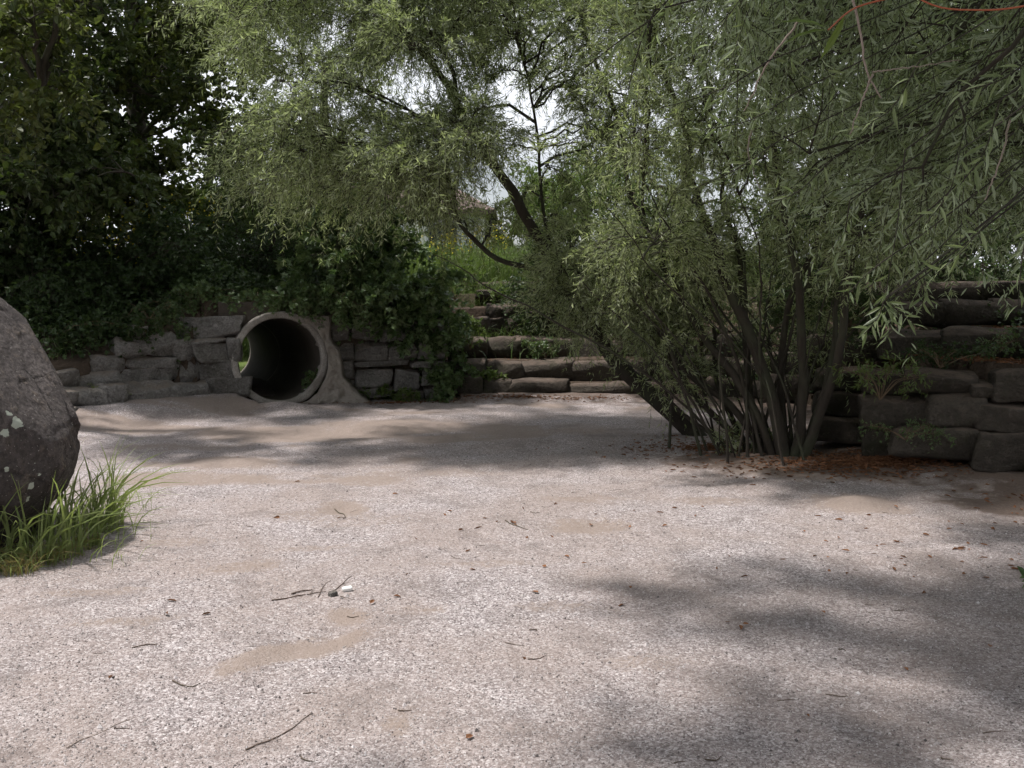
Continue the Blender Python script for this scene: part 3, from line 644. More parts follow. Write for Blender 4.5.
# ------------------------------------------------------------------ the willows
def stem(pxs, Ys, r0, r1):
    P = [at(px, py, Yv) for (px, py), Yv in zip(pxs, Ys)]; P[0][2] = (min(P[0][2], ground_z([P[0][0]], [P[0][1]])[0]) - .05) if pxs[0][1] > 400 else P[0][2]
    return (P, np.linspace(r0, r1, len(P)))
B0 = gr(785, 458)
stems = [stem([(786, 460), (772, 400), (745, 330), (715, 250), (690, 150), (640, 20)], [8.75, 8.8, 8.9, 9.0, 9.1, 9.2], .062, .022),
         stem([(792, 462), (802, 420), (800, 340), (795, 250), (770, 120), (750, -60)], [8.75, 8.7, 8.7, 8.6, 8.6, 8.6], .052, .018),
         stem([(800, 460), (826, 400), (845, 330), (850, 250), (880, 120), (920, -20)], [8.7, 8.6, 8.5, 8.4, 8.3, 8.2], .046, .016),
         stem([(778, 462), (750, 400), (700, 330), (660, 260), (620, 150), (590, 30)], [8.8, 8.9, 9.2, 9.4, 9.6, 9.8], .042, .015),
         stem([(770, 458), (735, 410), (690, 372), (640, 310), (600, 230)], [8.9, 9.1, 9.4, 9.6, 9.8], .04, .015),
         stem([(764, 456), (748, 380), (740, 300), (730, 200), (700, 80)], [9.0, 9.2, 9.4, 9.5, 9.6], .04, .015),
         stem([(760, 452), (700, 400), (660, 330), (655, 250), (640, 120)], [9.1, 9.4, 9.7, 9.9, 10.1], .035, .012),
         stem([(752, 450), (722, 395), (712, 330), (690, 250)], [9.2, 9.5, 9.8, 9.9], .03, .012),
         stem([(790, 458), (780, 380), (790, 300), (820, 220), (830, 100)], [8.9, 9.1, 9.2, 9.3, 9.4], .04, .014),
         stem([(745, 448), (690, 420), (662, 380), (640, 340)], [9.3, 9.5, 9.6, 9.7], .022, .01),
         stem([(806, 460), (812, 430), (830, 380), (838, 300), (860, 200)], [8.8, 8.8, 8.8, 8.8, 8.8], .04, .014)]
for k in range(34):
    a_ = rng.uniform(-2.2, 1.0); b0 = B0 + np.array([rng.normal(-.25, .35), rng.normal(.12, .2), -.04]); hgt = rng.uniform(.9, 2.6); ln_ = np.array([rng.normal(-.25, .45), rng.normal(.15, .3), 0]) * hgt
    stems.append(([b0, b0 + ln_ * .3 + [0, 0, hgt * .4], b0 + ln_ * .75 + [rng.normal(0, .05), 0, hgt * .75], b0 + ln_ * 1.1 + [0, 0, hgt]], np.array([1, .8, .6, .3]) * rng.uniform(.006, .018)))
cl = pick(58, [(600, -120), (960, -120), (1000, 60), (960, 210), (880, 250), (800, 262), (700, 270), (640, 240), (590, 120)], (7.7, 10.4), (.55, .55, .42))
cl += pick(13, [(590, 190), (730, 240), (720, 290), (670, 350), (590, 345), (550, 260)], (9.0, 10.4), (.34, .34, .28), dens=.55)
cl += pick(8, [(545, 270), (640, 280), (700, 315), (600, 342)], (9.3, 10.2), (.3, .25, .2), dens=.6)
cl += pick(16, [(640, 250), (860, 240), (850, 330), (800, 400), (700, 410), (640, 370)], (8.9, 10.2), (.28, .25, .22), dens=.3)
cl += [((a_, b_, c_), (.6, .6, .4), 1.0) for a_, b_, c_ in zip(rng.uniform(.8, 4.0, 16), rng.uniform(6.8, 9.5, 16), rng.uniform(4.2, 5.4, 16))]
plant('willow_shrub', (B0[0], B0[1], 0), stems, cl, M['willow'], M['bark'], 'willow', .062, .0105, nsub=11, ntw=12, nleaf=20, twl=.42, droop=.35, spray=.9,
      label='many-stemmed willow bush rising from leaf litter right of centre', cat='shrub', stemname='stem', S=9, branch_r=.010)
stems = [stem([(700, 436), (660, 402), (612, 356), (570, 290), (540, 240), (502, 180), (455, 110), (440, 75), (378, -5)], [10.3, 10.3, 10.3, 10.3, 10.3, 10.3, 10.2, 10.1, 9.9], .095, .022),
         stem([(575, 300), (540, 272), (500, 258), (462, 225), (455, 190), (440, 140)], [10.3, 10.4, 10.4, 10.4, 10.3, 10.2], .035, .012),
         stem([(568, 290), (545, 220), (535, 130), (520, 40), (500, -60)], [10.3, 10.4, 10.5, 10.6, 10.7], .020, .008),
         stem([(455, 115), (452, 70), (430, 20), (410, -60)], [10.2, 10.1, 10.0, 9.9], .024, .012)]
cl = pick(40, [(240, -90), (500, -90), (490, 60), (480, 130), (450, 175), (400, 190), (300, 190), (235, 175), (225, 60)], (9.0, 11.6), (.6, .6, .42))
cl += pick(15, [(480, -120), (660, -120), (650, 110), (560, 170), (490, 150)], (9.6, 12.0), (.5, .5, .4), dens=.6)
cl += pick(6, [(240, -260), (640, -260), (640, -100), (240, -100)], (9.4, 11.6), (.7, .7, .5))
cl += pick(26, [(230, -60), (690, -60), (690, 190), (560, 235), (500, 240), (420, 200), (230, 190)], (10.6, 13.5), (.75, .6, .5), dens=.55)
cl += pick(9, [(420, -30), (640, -30), (620, 130), (470, 140)], (9.0, 9.9), (.5, .4, .4), dens=.4)
cl += [(at(a_, b_, c_), (.34, .3, .26), .34) for a_, b_, c_ in [(450, 160, 10.8), (440, 200, 10.9), (505, 150, 10.9), (520, 200, 11.6), (465, 120, 9.9), (550, 170, 11.2), (500, 225, 11.8), (455, 225, 11.3), (560, 215, 10.9), (590, 150, 11.0)]]
plant('willow_tree', (stems[0][0][0][0], stems[0][0][0][1], 0), stems, cl, M['willow'], M['bark'], 'willow', .068, .0105, nsub=12, ntw=13, nleaf=20, twl=.45, droop=.4, spray=.9,
      label='willow with a thick trunk leaning left over the gravel', cat='tree', S=10, branch_r=.010)
# the near willow: trunk beyond the right edge, boughs overhead
def st3(P, r0, r1): return (np.array(P, float), np.linspace(r0, r1, len(P)))
stems = [st3([(4.9, 3.6, -.1), (4.7, 3.7, 1.0), (4.3, 3.9, 2.2), (3.6, 4.2, 3.3), (2.6, 4.4, 4.0), (1.4, 4.6, 4.4)], .16, .03),
         st3([(4.7, 3.7, 1.0), (4.6, 4.6, 2.0), (4.0, 5.4, 2.9), (3.2, 5.9, 3.5), (2.4, 6.2, 3.8)], .08, .02),
         st3([(4.3, 3.9, 2.2), (3.6, 3.3, 3.2), (2.6, 2.9, 3.7), (1.4, 2.7, 3.9), (.3, 2.6, 3.9)], .07, .02),
         st3([(2.6, 4.4, 4.0), (1.2, 3.6, 4.5), (-.4, 3.0, 4.6), (-1.8, 2.6, 4.4)], .05, .02), st3([(4.6, 3.7, 1.5), (4.2, 3.1, 2.3), (3.2, 2.6, 2.9), (2.2, 2.4, 3.0)], .05, .015)]
cl = pick(30, [(760, -80), (1080, -80), (1080, 200), (1000, 225), (900, 215), (830, 200), (780, 130)], (4.3, 6.6), (.36, .36, .26))
cl += pick(14, [(650, -80), (1080, -80), (1080, 180), (820, 190), (720, 90)], (3.8, 5.2), (.34, .34, .26), dens=.8)
cl += [((x_, y_, z_), (.6, .6, .3), 1.0) for x_, y_, z_ in zip(rng.uniform(2.2, 7, 20), rng.uniform(4.5, 7.5, 20), rng.uniform(3.9, 5.3, 20))]
cl += [((x_, y_, z_), (.5, .5, .25), .8) for x_, y_, z_ in [(-.2, 2.4, 3.9), (.6, 2.0, 3.8), (1.2, 2.8, 3.7), (.2, 3.4, 4.1), (1.4, 1.4, 3.6), (.6, .9, 3.8), (2.2, 2.0, 3.5), (1.8, 3.4, 3.9), (2.4, 2.8, 3.8), (-.8, 1.6, 4.0), (3.0, 3.6, 3.9), (2.8, 1.2, 3.4), (3.3, 4.6, 4.2), (2.4, 4.0, 4.3), (1.0, 4.2, 4.5), (3.5, 2.6, 3.6), (-.4, .9, 4.0), (1.8, .4, 3.8)]]
plant('willow_tree', (4.9, 3.6, 0), stems, cl, M['willow_near'], M['bark'], 'willow_hd', .062, .0088, nsub=8, ntw=8, nleaf=20, twl=.38, droop=.5, spray=.9,
      label='near willow whose leafy boughs hang into the top right corner', cat='tree', branch_r=.012, twr=.0018)

# ------------------------------------------------------------------ near sprays of the overhanging willow (part of it in kind, each its own hanging shoot)
near_tree = [o for o in bpy.data.objects if o.name == 'willow_tree.001'][0]
def spray_shoot(pts, nlf, L, W, mat, twmat, r=.0022, side=None):
    c, rr = resample(pts, [r, r * .5], 30) if len(pts) == 2 else resample(pts, np.linspace(r, r * .5, len(pts)), 30)
    V, f = tubes(c[None], rr[None], 6); tw = (V, [f])
    k = np.linspace(3, 29, nlf).astype(int); tg = unit(np.gradient(c, axis=0))[k]; p = c[k]; ang = np.arange(nlf) * 2.4 + rng.uniform(0, 1, nlf)
    a = unit(np.cross(tg, np.array([.1, 1, .2]))); b = np.cross(tg, a); sd = a * np.cos(ang)[:, None] + b * np.sin(ang)[:, None]
    d = unit(tg * .8 + sd * .8); s = rng.uniform(.75, 1.15, nlf) * np.interp(np.arange(nlf), [0, nlf * .7, nlf], [1, 1, .6])
    lv = leaves(p, d, unit(rv(nlf) * .5 + np.array([0, -.6, .6])), L * s, W * s, 'willow_hd')
    return tw, lv
shoots = [ # pixel, depth lists
 ([(905, 150, 3.4), (898, 220, 3.35), (888, 280, 3.3), (884, 312, 3.3)], 16), ([(884, 300, 3.3), (878, 318, 3.28), (864, 334, 3.25)], 12), ([(884, 305, 3.3), (890, 320, 3.3), (886, 340, 3.3)], 10), ([(882, 300, 3.3), (900, 312, 3.3), (912, 324, 3.32)], 9),
 ([(882, 262, 3.3), (865, 276, 3.28), (850, 292, 3.25)], 9), ([(905, 230, 3.5), (918, 262, 3.5), (930, 300, 3.5)], 14), ([(915, 270, 3.5), (924, 290, 3.5), (922, 306, 3.5)], 7), ([(985, 225, 3.0), (962, 250, 2.95), (935, 275, 2.9)], 11),
 ([(1030, 215, 2.9), (1022, 260, 2.85), (1018, 305, 2.8)], 13), ([(850, 200, 3.6), (842, 245, 3.6), (826, 280, 3.6)], 12), ([(690, -30, 2.6), (655, 15, 2.5), (618, 42, 2.4), (585, 68, 2.35)], 15), ([(655, 10, 2.5), (640, 45, 2.45), (628, 90, 2.4)], 9),
 ([(770, 60, 3.4), (730, 85, 3.3), (690, 100, 3.2), (660, 108, 3.2)], 12), ([(800, 90, 3.6), (750, 120, 3.5), (700, 130, 3.4)], 13), ([(780, 140, 3.6), (735, 170, 3.5), (690, 190, 3.5)], 13), ([(960, 150, 2.8), (950, 190, 2.75), (925, 225, 2.7)], 12),
 ([(830, 160, 3.6), (800, 190, 3.5), (760, 208, 3.4)], 12), ([(1000, 100, 2.7), (985, 150, 2.7), (960, 185, 2.7)], 12), ([(920, 60, 3.0), (890, 110, 3.0), (850, 130, 3.0)], 13), ([(1030, 60, 2.6), (1000, 80, 2.6), (960, 92, 2.6)], 12)]
tws = []; lvs = []
for pts, n_ in shoots:
    P_ = [at(*p) for p in pts]; a, b = spray_shoot(P_, n_, 0.07, .0105, None, None); tws.append(a); lvs.append(b)
    # a thin bough that carries the shoot back to the tree
    e = P_[0]; q = np.array([max(e[0] + .8, 2.2), e[1] + .5, e[2] + .55]); c, r_ = resample([q + np.array([1.0, .2, -.1]), q, e], [.007, .004, .0022], 14); V, f = tubes(c[None], r_[None], 5); tws.append((V, [f]))
V, f = merge(tws); childify(mesh_np('shoots', V, f, M['bark'], smooth=True), near_tree)
V, f = merge(lvs); childify(mesh_np('hanging_leaves', V, f, M['willow_near']), near_tree)
tw = []
for pts, r0, r1 in [([(975, -30, 1.9), (900, -5, 1.9), (855, 8, 1.9), (828, 30, 1.85)], .0021, .0014), ([(1060, -5, 1.8), (1024, 6, 1.8), (980, 10, 1.8), (930, 4, 1.8), (880, -30, 1.85)], .0019, .0013)]:
    c, r_ = resample([at(*p) for p in pts], np.linspace(r0, r1, len(pts)), 24); V, f = tubes(c[None], r_[None], 6); tw.append((V, [f]))
V, f = merge(tw); childify(mesh_np('red_shoots', V, f, M['red_twig'], smooth=True), near_tree)
lv = leaves(np.array([at(828, 30, 1.85), at(826, 28, 1.85), at(845, 15, 1.88), at(862, 5, 1.9)]), np.array([[-1, 0, -.15], [-.9, 0, .25], [-.4, .2, -.9], [-.3, 0, .9]]), np.array([[0, -.4, .9], [0, -.6, .8], [.2, -.8, .3], [0, -.8, .3]]), .085, .013, 'willow_hd')
childify(mesh_np('shoot_leaves', lv[0], lv[1], M['fresh']), near_tree)
tw = []
for pts, r0, r1 in [([(848, -20, 2.6), (860, 30, 2.6), (868, 75, 2.6), (882, 98, 2.6)], .0035, .002), ([(873, 74, 2.6), (862, 100, 2.6), (850, 135, 2.6)], .003, .0015), ([(872, 72, 2.6), (905, 68, 2.6), (960, 60, 2.7)], .002, .001),
                    ([(1010, 120, 2.7), (1000, 160, 2.7), (985, 200, 2.7)], .003, .0015), ([(800, 20, 3.4), (770, 60, 3.4), (745, 110, 3.5)], .004, .002), ([(756, 118, 3.8), (748, 150, 3.8), (760, 190, 3.8)], .004, .002)]:
    c, r_ = resample([at(*p) for p in pts], np.linspace(r0, r1, len(pts)), 20); c += rv(20, .0012); V, f = tubes(c[None], r_[None], 5); tw.append((V, [f]))
for V, f in tw: childify(mesh_np('bare_twig', V, f, M['pale_wood'], smooth=True), near_tree)

# ------------------------------------------------------------------ dark broadleaf trees, left
def P2(px, py, Yv): 
    p = at(px, py, Yv); return p
def base_of(px, Yv):
    xx = (px - 512) / F * Yv; return np.array([xx, Yv, ez(xx, Yv)])
def simple_trunk(b, top, r, extra=()):
    b = np.array(b, float); top = np.array(top, float); m = (b + top) / 2 + np.array([rng.uniform(-.2, .2), rng.uniform(-.2, .2), 0])
    out = [([b - np.array([0, 0, .15]), m, top], [r, r * .75, r * .3])]
    for e in extra: out.append(([m, (m + np.array(e)) / 2 + np.array([0, 0, .25]), np.array(e)], [r * .5, r * .35, r * .15]))
    return out
b = base_of(60, 15.0)
cl = pick(46, [(-140, -160), (180, -160), (235, -60), (225, 20), (150, 90), (130, 230), (60, 260), (-120, 250)], (11.6, 15.5), (.95, .95, .55))
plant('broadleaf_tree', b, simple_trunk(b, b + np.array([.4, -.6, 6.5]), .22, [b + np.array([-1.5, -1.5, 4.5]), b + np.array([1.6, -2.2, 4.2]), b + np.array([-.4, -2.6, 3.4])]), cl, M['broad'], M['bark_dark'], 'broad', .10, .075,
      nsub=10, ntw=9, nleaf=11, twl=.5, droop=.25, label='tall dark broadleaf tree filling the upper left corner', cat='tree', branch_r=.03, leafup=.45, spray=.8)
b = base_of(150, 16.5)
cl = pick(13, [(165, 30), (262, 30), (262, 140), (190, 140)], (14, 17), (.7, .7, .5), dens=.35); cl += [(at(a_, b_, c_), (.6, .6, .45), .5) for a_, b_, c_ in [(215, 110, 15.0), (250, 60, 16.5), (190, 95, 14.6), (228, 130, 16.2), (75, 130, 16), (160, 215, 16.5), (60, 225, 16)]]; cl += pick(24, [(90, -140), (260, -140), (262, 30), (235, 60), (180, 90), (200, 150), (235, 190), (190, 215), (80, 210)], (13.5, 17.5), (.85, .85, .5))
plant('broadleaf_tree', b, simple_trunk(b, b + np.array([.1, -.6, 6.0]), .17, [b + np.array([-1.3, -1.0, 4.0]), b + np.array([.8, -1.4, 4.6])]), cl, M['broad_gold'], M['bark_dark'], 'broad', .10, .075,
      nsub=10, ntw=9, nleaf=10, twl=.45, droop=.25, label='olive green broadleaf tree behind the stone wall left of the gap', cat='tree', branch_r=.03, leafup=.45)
# low bough in the corner, catching light
b = base_of(-60, 10.5)
cl = pick(9, [(-140, -120), (120, -120), (130, 10), (40, 60), (45, 100), (-120, 110)], (8.8, 10.5), (.55, .55, .35))
plant('broadleaf_tree', b, simple_trunk(b, b + np.array([.5, .2, 5.5]), .15, [b + np.array([1.5, -.8, 3.6])]), cl, M['broad_gold'], M['bark_dark'], 'broad', .085, .065,
      nsub=9, ntw=9, nleaf=10, twl=.4, droop=.3, label='tree at the left edge with yellowish leaves in the top corner', cat='tree', branch_r=.025, leafup=.5)

# ------------------------------------------------------------------ shrubs
def shrub(name, px, Yv, poly, n, Yr, rad, mat, label, leaf='broad', L=.07, W=.05, bark='bark_dark', nstem=5, group=None, **kw):
    b = base_of(px, Yv); st = []
    cl = pick(n, poly, Yr, rad)
    for k in range(nstem):
        c = cl[rng.integers(len(cl))][0]; e = b * .25 + c * .75
        st.append(([b + np.array([rng.uniform(-.12, .12), rng.uniform(-.12, .12), -.08]), (b + e) / 2 + np.array([0, 0, .15]), e], [.03, .022, .01]))
    a = dict(nsub=9, ntw=7, nleaf=10, twl=.35, droop=.3, branch_r=.012, leafup=.4); a.update(kw)
    return plant(name, b, st, cl, mat, M[bark], leaf, L, W, label=label, cat='shrub', group=group, stemname='stem', crownname='foliage', **a)
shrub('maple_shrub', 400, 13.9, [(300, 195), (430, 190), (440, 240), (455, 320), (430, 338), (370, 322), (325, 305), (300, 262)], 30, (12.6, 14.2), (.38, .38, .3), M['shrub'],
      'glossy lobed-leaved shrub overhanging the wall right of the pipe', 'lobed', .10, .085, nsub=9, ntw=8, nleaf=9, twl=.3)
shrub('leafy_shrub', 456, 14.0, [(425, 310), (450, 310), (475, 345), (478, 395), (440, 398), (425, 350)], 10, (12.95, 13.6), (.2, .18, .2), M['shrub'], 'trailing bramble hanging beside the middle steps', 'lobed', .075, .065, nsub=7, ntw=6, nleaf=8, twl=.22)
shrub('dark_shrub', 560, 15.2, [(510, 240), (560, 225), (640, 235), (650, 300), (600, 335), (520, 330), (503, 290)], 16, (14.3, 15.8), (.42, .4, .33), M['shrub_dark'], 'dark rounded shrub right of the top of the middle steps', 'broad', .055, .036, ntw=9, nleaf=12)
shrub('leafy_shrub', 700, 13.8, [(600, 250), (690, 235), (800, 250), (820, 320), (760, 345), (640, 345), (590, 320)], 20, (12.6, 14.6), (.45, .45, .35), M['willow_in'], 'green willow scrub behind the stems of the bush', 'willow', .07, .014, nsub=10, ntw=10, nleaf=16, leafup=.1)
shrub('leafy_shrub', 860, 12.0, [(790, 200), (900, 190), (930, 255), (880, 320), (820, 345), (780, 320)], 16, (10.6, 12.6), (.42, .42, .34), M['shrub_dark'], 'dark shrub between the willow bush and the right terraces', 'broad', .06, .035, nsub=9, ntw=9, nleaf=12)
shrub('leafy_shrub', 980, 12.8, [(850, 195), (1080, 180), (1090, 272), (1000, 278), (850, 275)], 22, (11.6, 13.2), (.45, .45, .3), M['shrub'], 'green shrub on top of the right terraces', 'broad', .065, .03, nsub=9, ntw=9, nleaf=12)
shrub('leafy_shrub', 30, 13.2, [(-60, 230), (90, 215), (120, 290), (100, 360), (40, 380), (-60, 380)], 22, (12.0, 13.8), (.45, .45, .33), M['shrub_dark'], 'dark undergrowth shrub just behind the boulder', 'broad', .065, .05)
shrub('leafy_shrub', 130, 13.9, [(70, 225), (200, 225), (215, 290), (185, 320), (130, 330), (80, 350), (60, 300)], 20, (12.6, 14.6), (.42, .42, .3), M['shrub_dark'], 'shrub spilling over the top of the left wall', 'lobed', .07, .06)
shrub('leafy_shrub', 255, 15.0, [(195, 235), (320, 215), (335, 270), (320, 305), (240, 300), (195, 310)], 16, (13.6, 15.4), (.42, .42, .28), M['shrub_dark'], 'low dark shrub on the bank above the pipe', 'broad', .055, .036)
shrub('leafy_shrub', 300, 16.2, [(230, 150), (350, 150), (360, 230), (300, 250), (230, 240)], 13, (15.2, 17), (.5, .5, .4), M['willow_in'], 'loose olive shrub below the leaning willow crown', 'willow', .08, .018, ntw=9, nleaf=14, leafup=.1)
# hanging greenery over the wall top and around the pipe
def weed(px, py, sx, n, label, mat='fresh', L=.05, W=.035, h=.12, group=None, Yv=None, leaf='broad', name='small_weed'):
    c = gr(px, py) if Yv is None else at(px, py, Yv); z0 = ground_z([c[0]], [c[1]])[0] if Yv is None else c[2]
    b = np.array([c[0], c[1], z0]); st = []; cl = []
    for k in range(n):
        e = b + np.array([rng.uniform(-sx, sx), rng.uniform(-sx, sx) * .5, rng.uniform(.4, 1) * h]); st.append(([b, (b + e) / 2 + np.array([0, 0, h * .2]), e], [.004, .003, .002])); cl.append((e, (sx * .45, sx * .3, h * .4), 1))
    return plant(name, b, st, cl, M[mat], M['twig'], leaf, L, W, nsub=4, ntw=3, nleaf=6, twl=.10, droop=.3, label=label, cat='plant', branch_r=.002, leafup=.5, stemname='stem', crownname='foliage', twr=.001, group=group, S=5)
weed(318, 399, .14, 8, 'small green weed growing at the right foot of the pipe', 'shrub', h=.30)
weed(378, 398, .17, 8, 'low leafy weed at the foot of the block wall', 'fresh', h=.16, leaf='lobed')
weed(411, 400, .12, 5, 'tiny fern-like weed between the block wall and the steps', 'fresh', h=.1)
weed(455, 398, .16, 7, 'bright leafy plant at the corner of the bottom step', 'shrub', h=.45)
weed(495, 381, .15, 6, 'green weed sprouting from the lowest step', 'fresh', h=.10, Yv=13.45)
weed(545, 358, .22, 7, 'leafy plant growing on the third step', 'shrub', h=.22, Yv=14.0)
weed(470, 350, .2, 8, 'spreading plant over the left end of the steps', 'fresh', h=.35, Yv=13.8)
weed(455, 300, .35, 10, 'grassy green plant hanging beside the upper steps', 'fresh', h=.4, Yv=15.0)
weed(505, 300, .15, 5, 'plant growing between the two topmost steps', 'fresh', h=.1, Yv=15.8)
weed(735, 452, .25, 9, 'pale sprouts at the foot of the willow bush', 'willow', h=.22, leaf='willow', L=.06, W=.012)
weed(880, 400, .25, 10, 'yellow-green sprig growing from the right terraces', 'fresh', h=.28, Yv=8.3, leaf='willow', L=.05, W=.012)
weed(845, 350, .3, 12, 'dark leafy sprout between the willow bush and the right terraces', 'shrub_dark', h=.5, Yv=9.0, L=.05, W=.03)
weed(940, 368, .35, 10, 'low green plant along the ledge of the right terraces', 'shrub_dark', h=.14, Yv=8.5, L=.035, W=.02)
weed(905, 440, .3, 8, 'small mossy plant at the foot of the right wall', 'shrub', h=.12, Yv=8.15, L=.03, W=.015)
weed(1000, 352, .2, 5, 'sprig on the upper ledge of the right terraces', 'shrub', h=.18, Yv=8.6, L=.03, W=.018)
weed(1048, 594, .05, 3, 'broad green leaves poking in at the lower right edge', 'shrub', h=.10, L=.07, W=.035)
weed(270, 312, .5, 9, 'creeper trailing over the top of the pipe', 'shrub', h=.16, Yv=13.1, L=.06, W=.05, leaf='lobed')
for nm_, pl_, n_, lb_ in [('creeper', [(150, 288), (360, 288), (352, 318), (318, 312), (250, 303), (200, 318), (160, 322)], 20, 'green creeper hanging in a fringe above the pipe mouth'), ('creeper', [(20, 330), (120, 318), (150, 300), (180, 305), (130, 345), (95, 362), (20, 378)], 18, 'dark creeper covering the slope above the lowest left stones')]:
    q_ = at(sum(a_[0] for a_ in pl_) / len(pl_), 320, 12.9); c_ = pick(n_, pl_, (12.42, 12.85) if n_ == 20 else (11.6, 12.6), (.22, .1, .12)); b_ = np.array([q_[0], 13.2, 1.2])
    plant(nm_, b_, [([b_, (b_ + e_[0]) / 2 + [0, 0, .1], e_[0]], [.006, .004, .002]) for e_ in c_[:6]], c_, M['shrub_dark'] if n_ == 18 else M['shrub'], M['twig'], 'lobed', .055, .048, nsub=6, ntw=5, nleaf=7, twl=.16, droop=.6, label=lb_, cat='plant', branch_r=.004, leafup=.4, stemname='stem', crownname='foliage', twr=.0012, S=5)
weed(165, 345, .5, 10, 'creeper hanging over the left wall stones', 'shrub', h=.2, Yv=12.6, L=.065, W=.055, leaf='lobed')
weed(120, 390, .3, 6, 'mossy weeds in the joints of the left wall', 'grass', h=.06, Yv=11.6, L=.03, W=.02)
# brambles creeping over the bank
def cover(n, fx, fy, h, L, name, mat, label, leaf='lobed', thr=-.3):
    x_ = rng.uniform(*fx, n); y_ = rng.uniform(*fy, n); z_, s2, u2, *_ = terrain(x_, y_); nn = fbm(np.stack([x_, y_, x_ * 0], 1) * 1.6, 3, 8); k = (s2 > .12) & (nn > thr)
    hh = h * (.35 + .65 * np.clip(nn + .5, 0, 1)) * rng.uniform(.1, 1, n) + .02; P_ = np.stack([x_, y_, z_ + hh], 1)[k]; m_ = len(P_)
    l_ = rng.uniform(*L, m_); V, f = leaves(P_, unit(rv(m_) * [1, 1, .5]), unit(rv(m_, .55) + [0, -.2, .9]), l_, l_ * .8, leaf)
    return tag(mesh_np(name, V, f, mat), label, 'ground cover', kind='stuff')
cover(42000, (-10, -1.0), (9, 16), .5, (.035, .085), 'bramble_cover', M['shrub_dark'], 'dark bramble leaves covering the bank above the left wall')
cover(9000, (-9, -1.2), (10, 14.5), .45, (.03, .07), 'ivy_cover', M['shrub'], 'lighter ivy leaves straggling over the left bank', thr=.02)
cover(14000, (2.6, 9), (8.2, 15), .25, (.02, .06), 'low_cover', M['shrub_dark'], 'low leafy cover behind the right terraces', 'broad')
# yellow flowering plants
def flowers(px, Yv, n, sx, h, label):
    b = base_of(px, Yv); root = empty('flowering_plant', b, label, 'plant')
    P_ = np.stack([rng.uniform(-sx, sx, n) + b[0], rng.uniform(-sx, sx, n) + b[1], np.full(n, b[2] - .05)], 1); H = rng.uniform(.7, 1, n) * h
    top = P_ + np.stack([rng.normal(0, .08, n), rng.normal(0, .08, n), H], 1); c = qcurve(P_, top, np.zeros((n, 3)), 4)
    V, f = tubes(c, np.full((n, 4), .005), 4); childify(mesh_np('stem', V, [f], M['shrub'], smooth=True), root)
    k = 26; q = np.repeat(np.arange(n), k); t_ = rng.uniform(.05, .85, len(q))[:, None]; p = P_[q] * (1 - t_) + top[q] * t_
    V, f = leaves(p, unit(rv(len(q)) * [1, 1, .3] + [0, 0, .3]), rv(len(q)) + [0, 0, 1], rng.uniform(.06, .12, len(q)), .025, 'broad'); childify(mesh_np('foliage', V, f, M['fresh']), root)
    k = 16; q = np.repeat(np.arange(n), k); p = top[q] + rv(len(q), .05) * [1, 1, 2.2] - [0, 0, .05]
    V, f = leaves(p, rv(len(q)), rv(len(q)), .035, .035, 'broad'); tag(childify(mesh_np('flower', V, f, M['yellow']), root), kind='stuff')
flowers(120, 13.6, 12, .55, 1.0, 'yellow-flowered stalks in the dark undergrowth on the left')
flowers(185, 14.8, 9, .5, 1.1, 'yellow-flowered stalks between the two left trees')
flowers(475, 18.0, 14, .7, 1.0, 'yellow goldenrod-like flowers above the middle steps')
flowers(445, 17.0, 9, .4, .9, 'yellow flowers behind the lobed-leaved shrub')

# ------------------------------------------------------------------ background trees and hedge
def bgtree(px, Yv, h, rx, n, mat, label, leaf='broad', L=.16, W=.10, zlo=.15, name='background_tree', **kw):
    b = base_of(px, Yv); cl = []
    for k in range(n):
        d = unit(rv(1))[0] * rng.uniform(.3, 1) ** .5; cl.append((b + np.array([d[0] * rx, d[1] * rx * .8, h * (zlo + (1 - zlo) * .5) + d[2] * h * (1 - zlo) * .5]), (rx * .33, rx * .33, h * .1), 1))
    a = dict(nsub=8, ntw=8, nleaf=9, twl=.6, droop=.3, branch_r=.03, leafup=.3); a.update(kw)
    return plant(name, b, simple_trunk(b, b + np.array([0, 0, h * .8]), .12 + h * .012, [b + np.array([rx * .4, 0, h * .6]), b + np.array([-rx * .4, 0, h * .55])]), cl, mat, M['bark_dark'], leaf, L, W, label=label, cat='tree', **a)
bgtree(-120, 22, 9, 3.2, 20, M['broad'], 'dark tree far left behind the boulder')
bgtree(60, 21, 8, 2.8, 20, M['broad'], 'dark tree behind the left trees')
bgtree(215, 27, 4.2, 1.8, 14, M['broad'], 'low tree seen below the sky gap on the left')
bgtree(330, 24, 5.5, 2.2, 16, M['willow_in'], 'olive tree behind the leaning willow crown', L=.11, W=.04)
bgtree(590, 26, 3.6, 1.9, 12, M['fresh'], 'light green bush-like tree in the middle distance', L=.12, W=.06, zlo=.05)
bgtree(680, 22, 3.4, 2.0, 14, M['willow_in'], 'mid green tree behind the willow bush', L=.10, W=.05, zlo=.05)
bgtree(820, 19, 5.0, 2.2, 18, M['broad'], 'dark tree behind the willow bush on the right', L=.12, W=.07, zlo=.05)
bgtree(960, 17, 5.5, 2.3, 18, M['broad_gold'], 'tree standing above the right terraces', L=.11, W=.06, zlo=.05)
bgtree(1120, 14, 5.5, 2.3, 16, M['broad'], 'dark tree beyond the right edge of the terraces', L=.1, W=.06, zlo=.05)
bgtree(530, 38, 3.2, 2.0, 12, M['broad_gold'], 'small tree right of the house', L=.16, W=.08, zlo=.05)
bgtree(214, 23, 2.2, 1.3, 12, M['fresh'], 'sunlit bush seen through the pipe', L=.10, W=.06, zlo=.0)

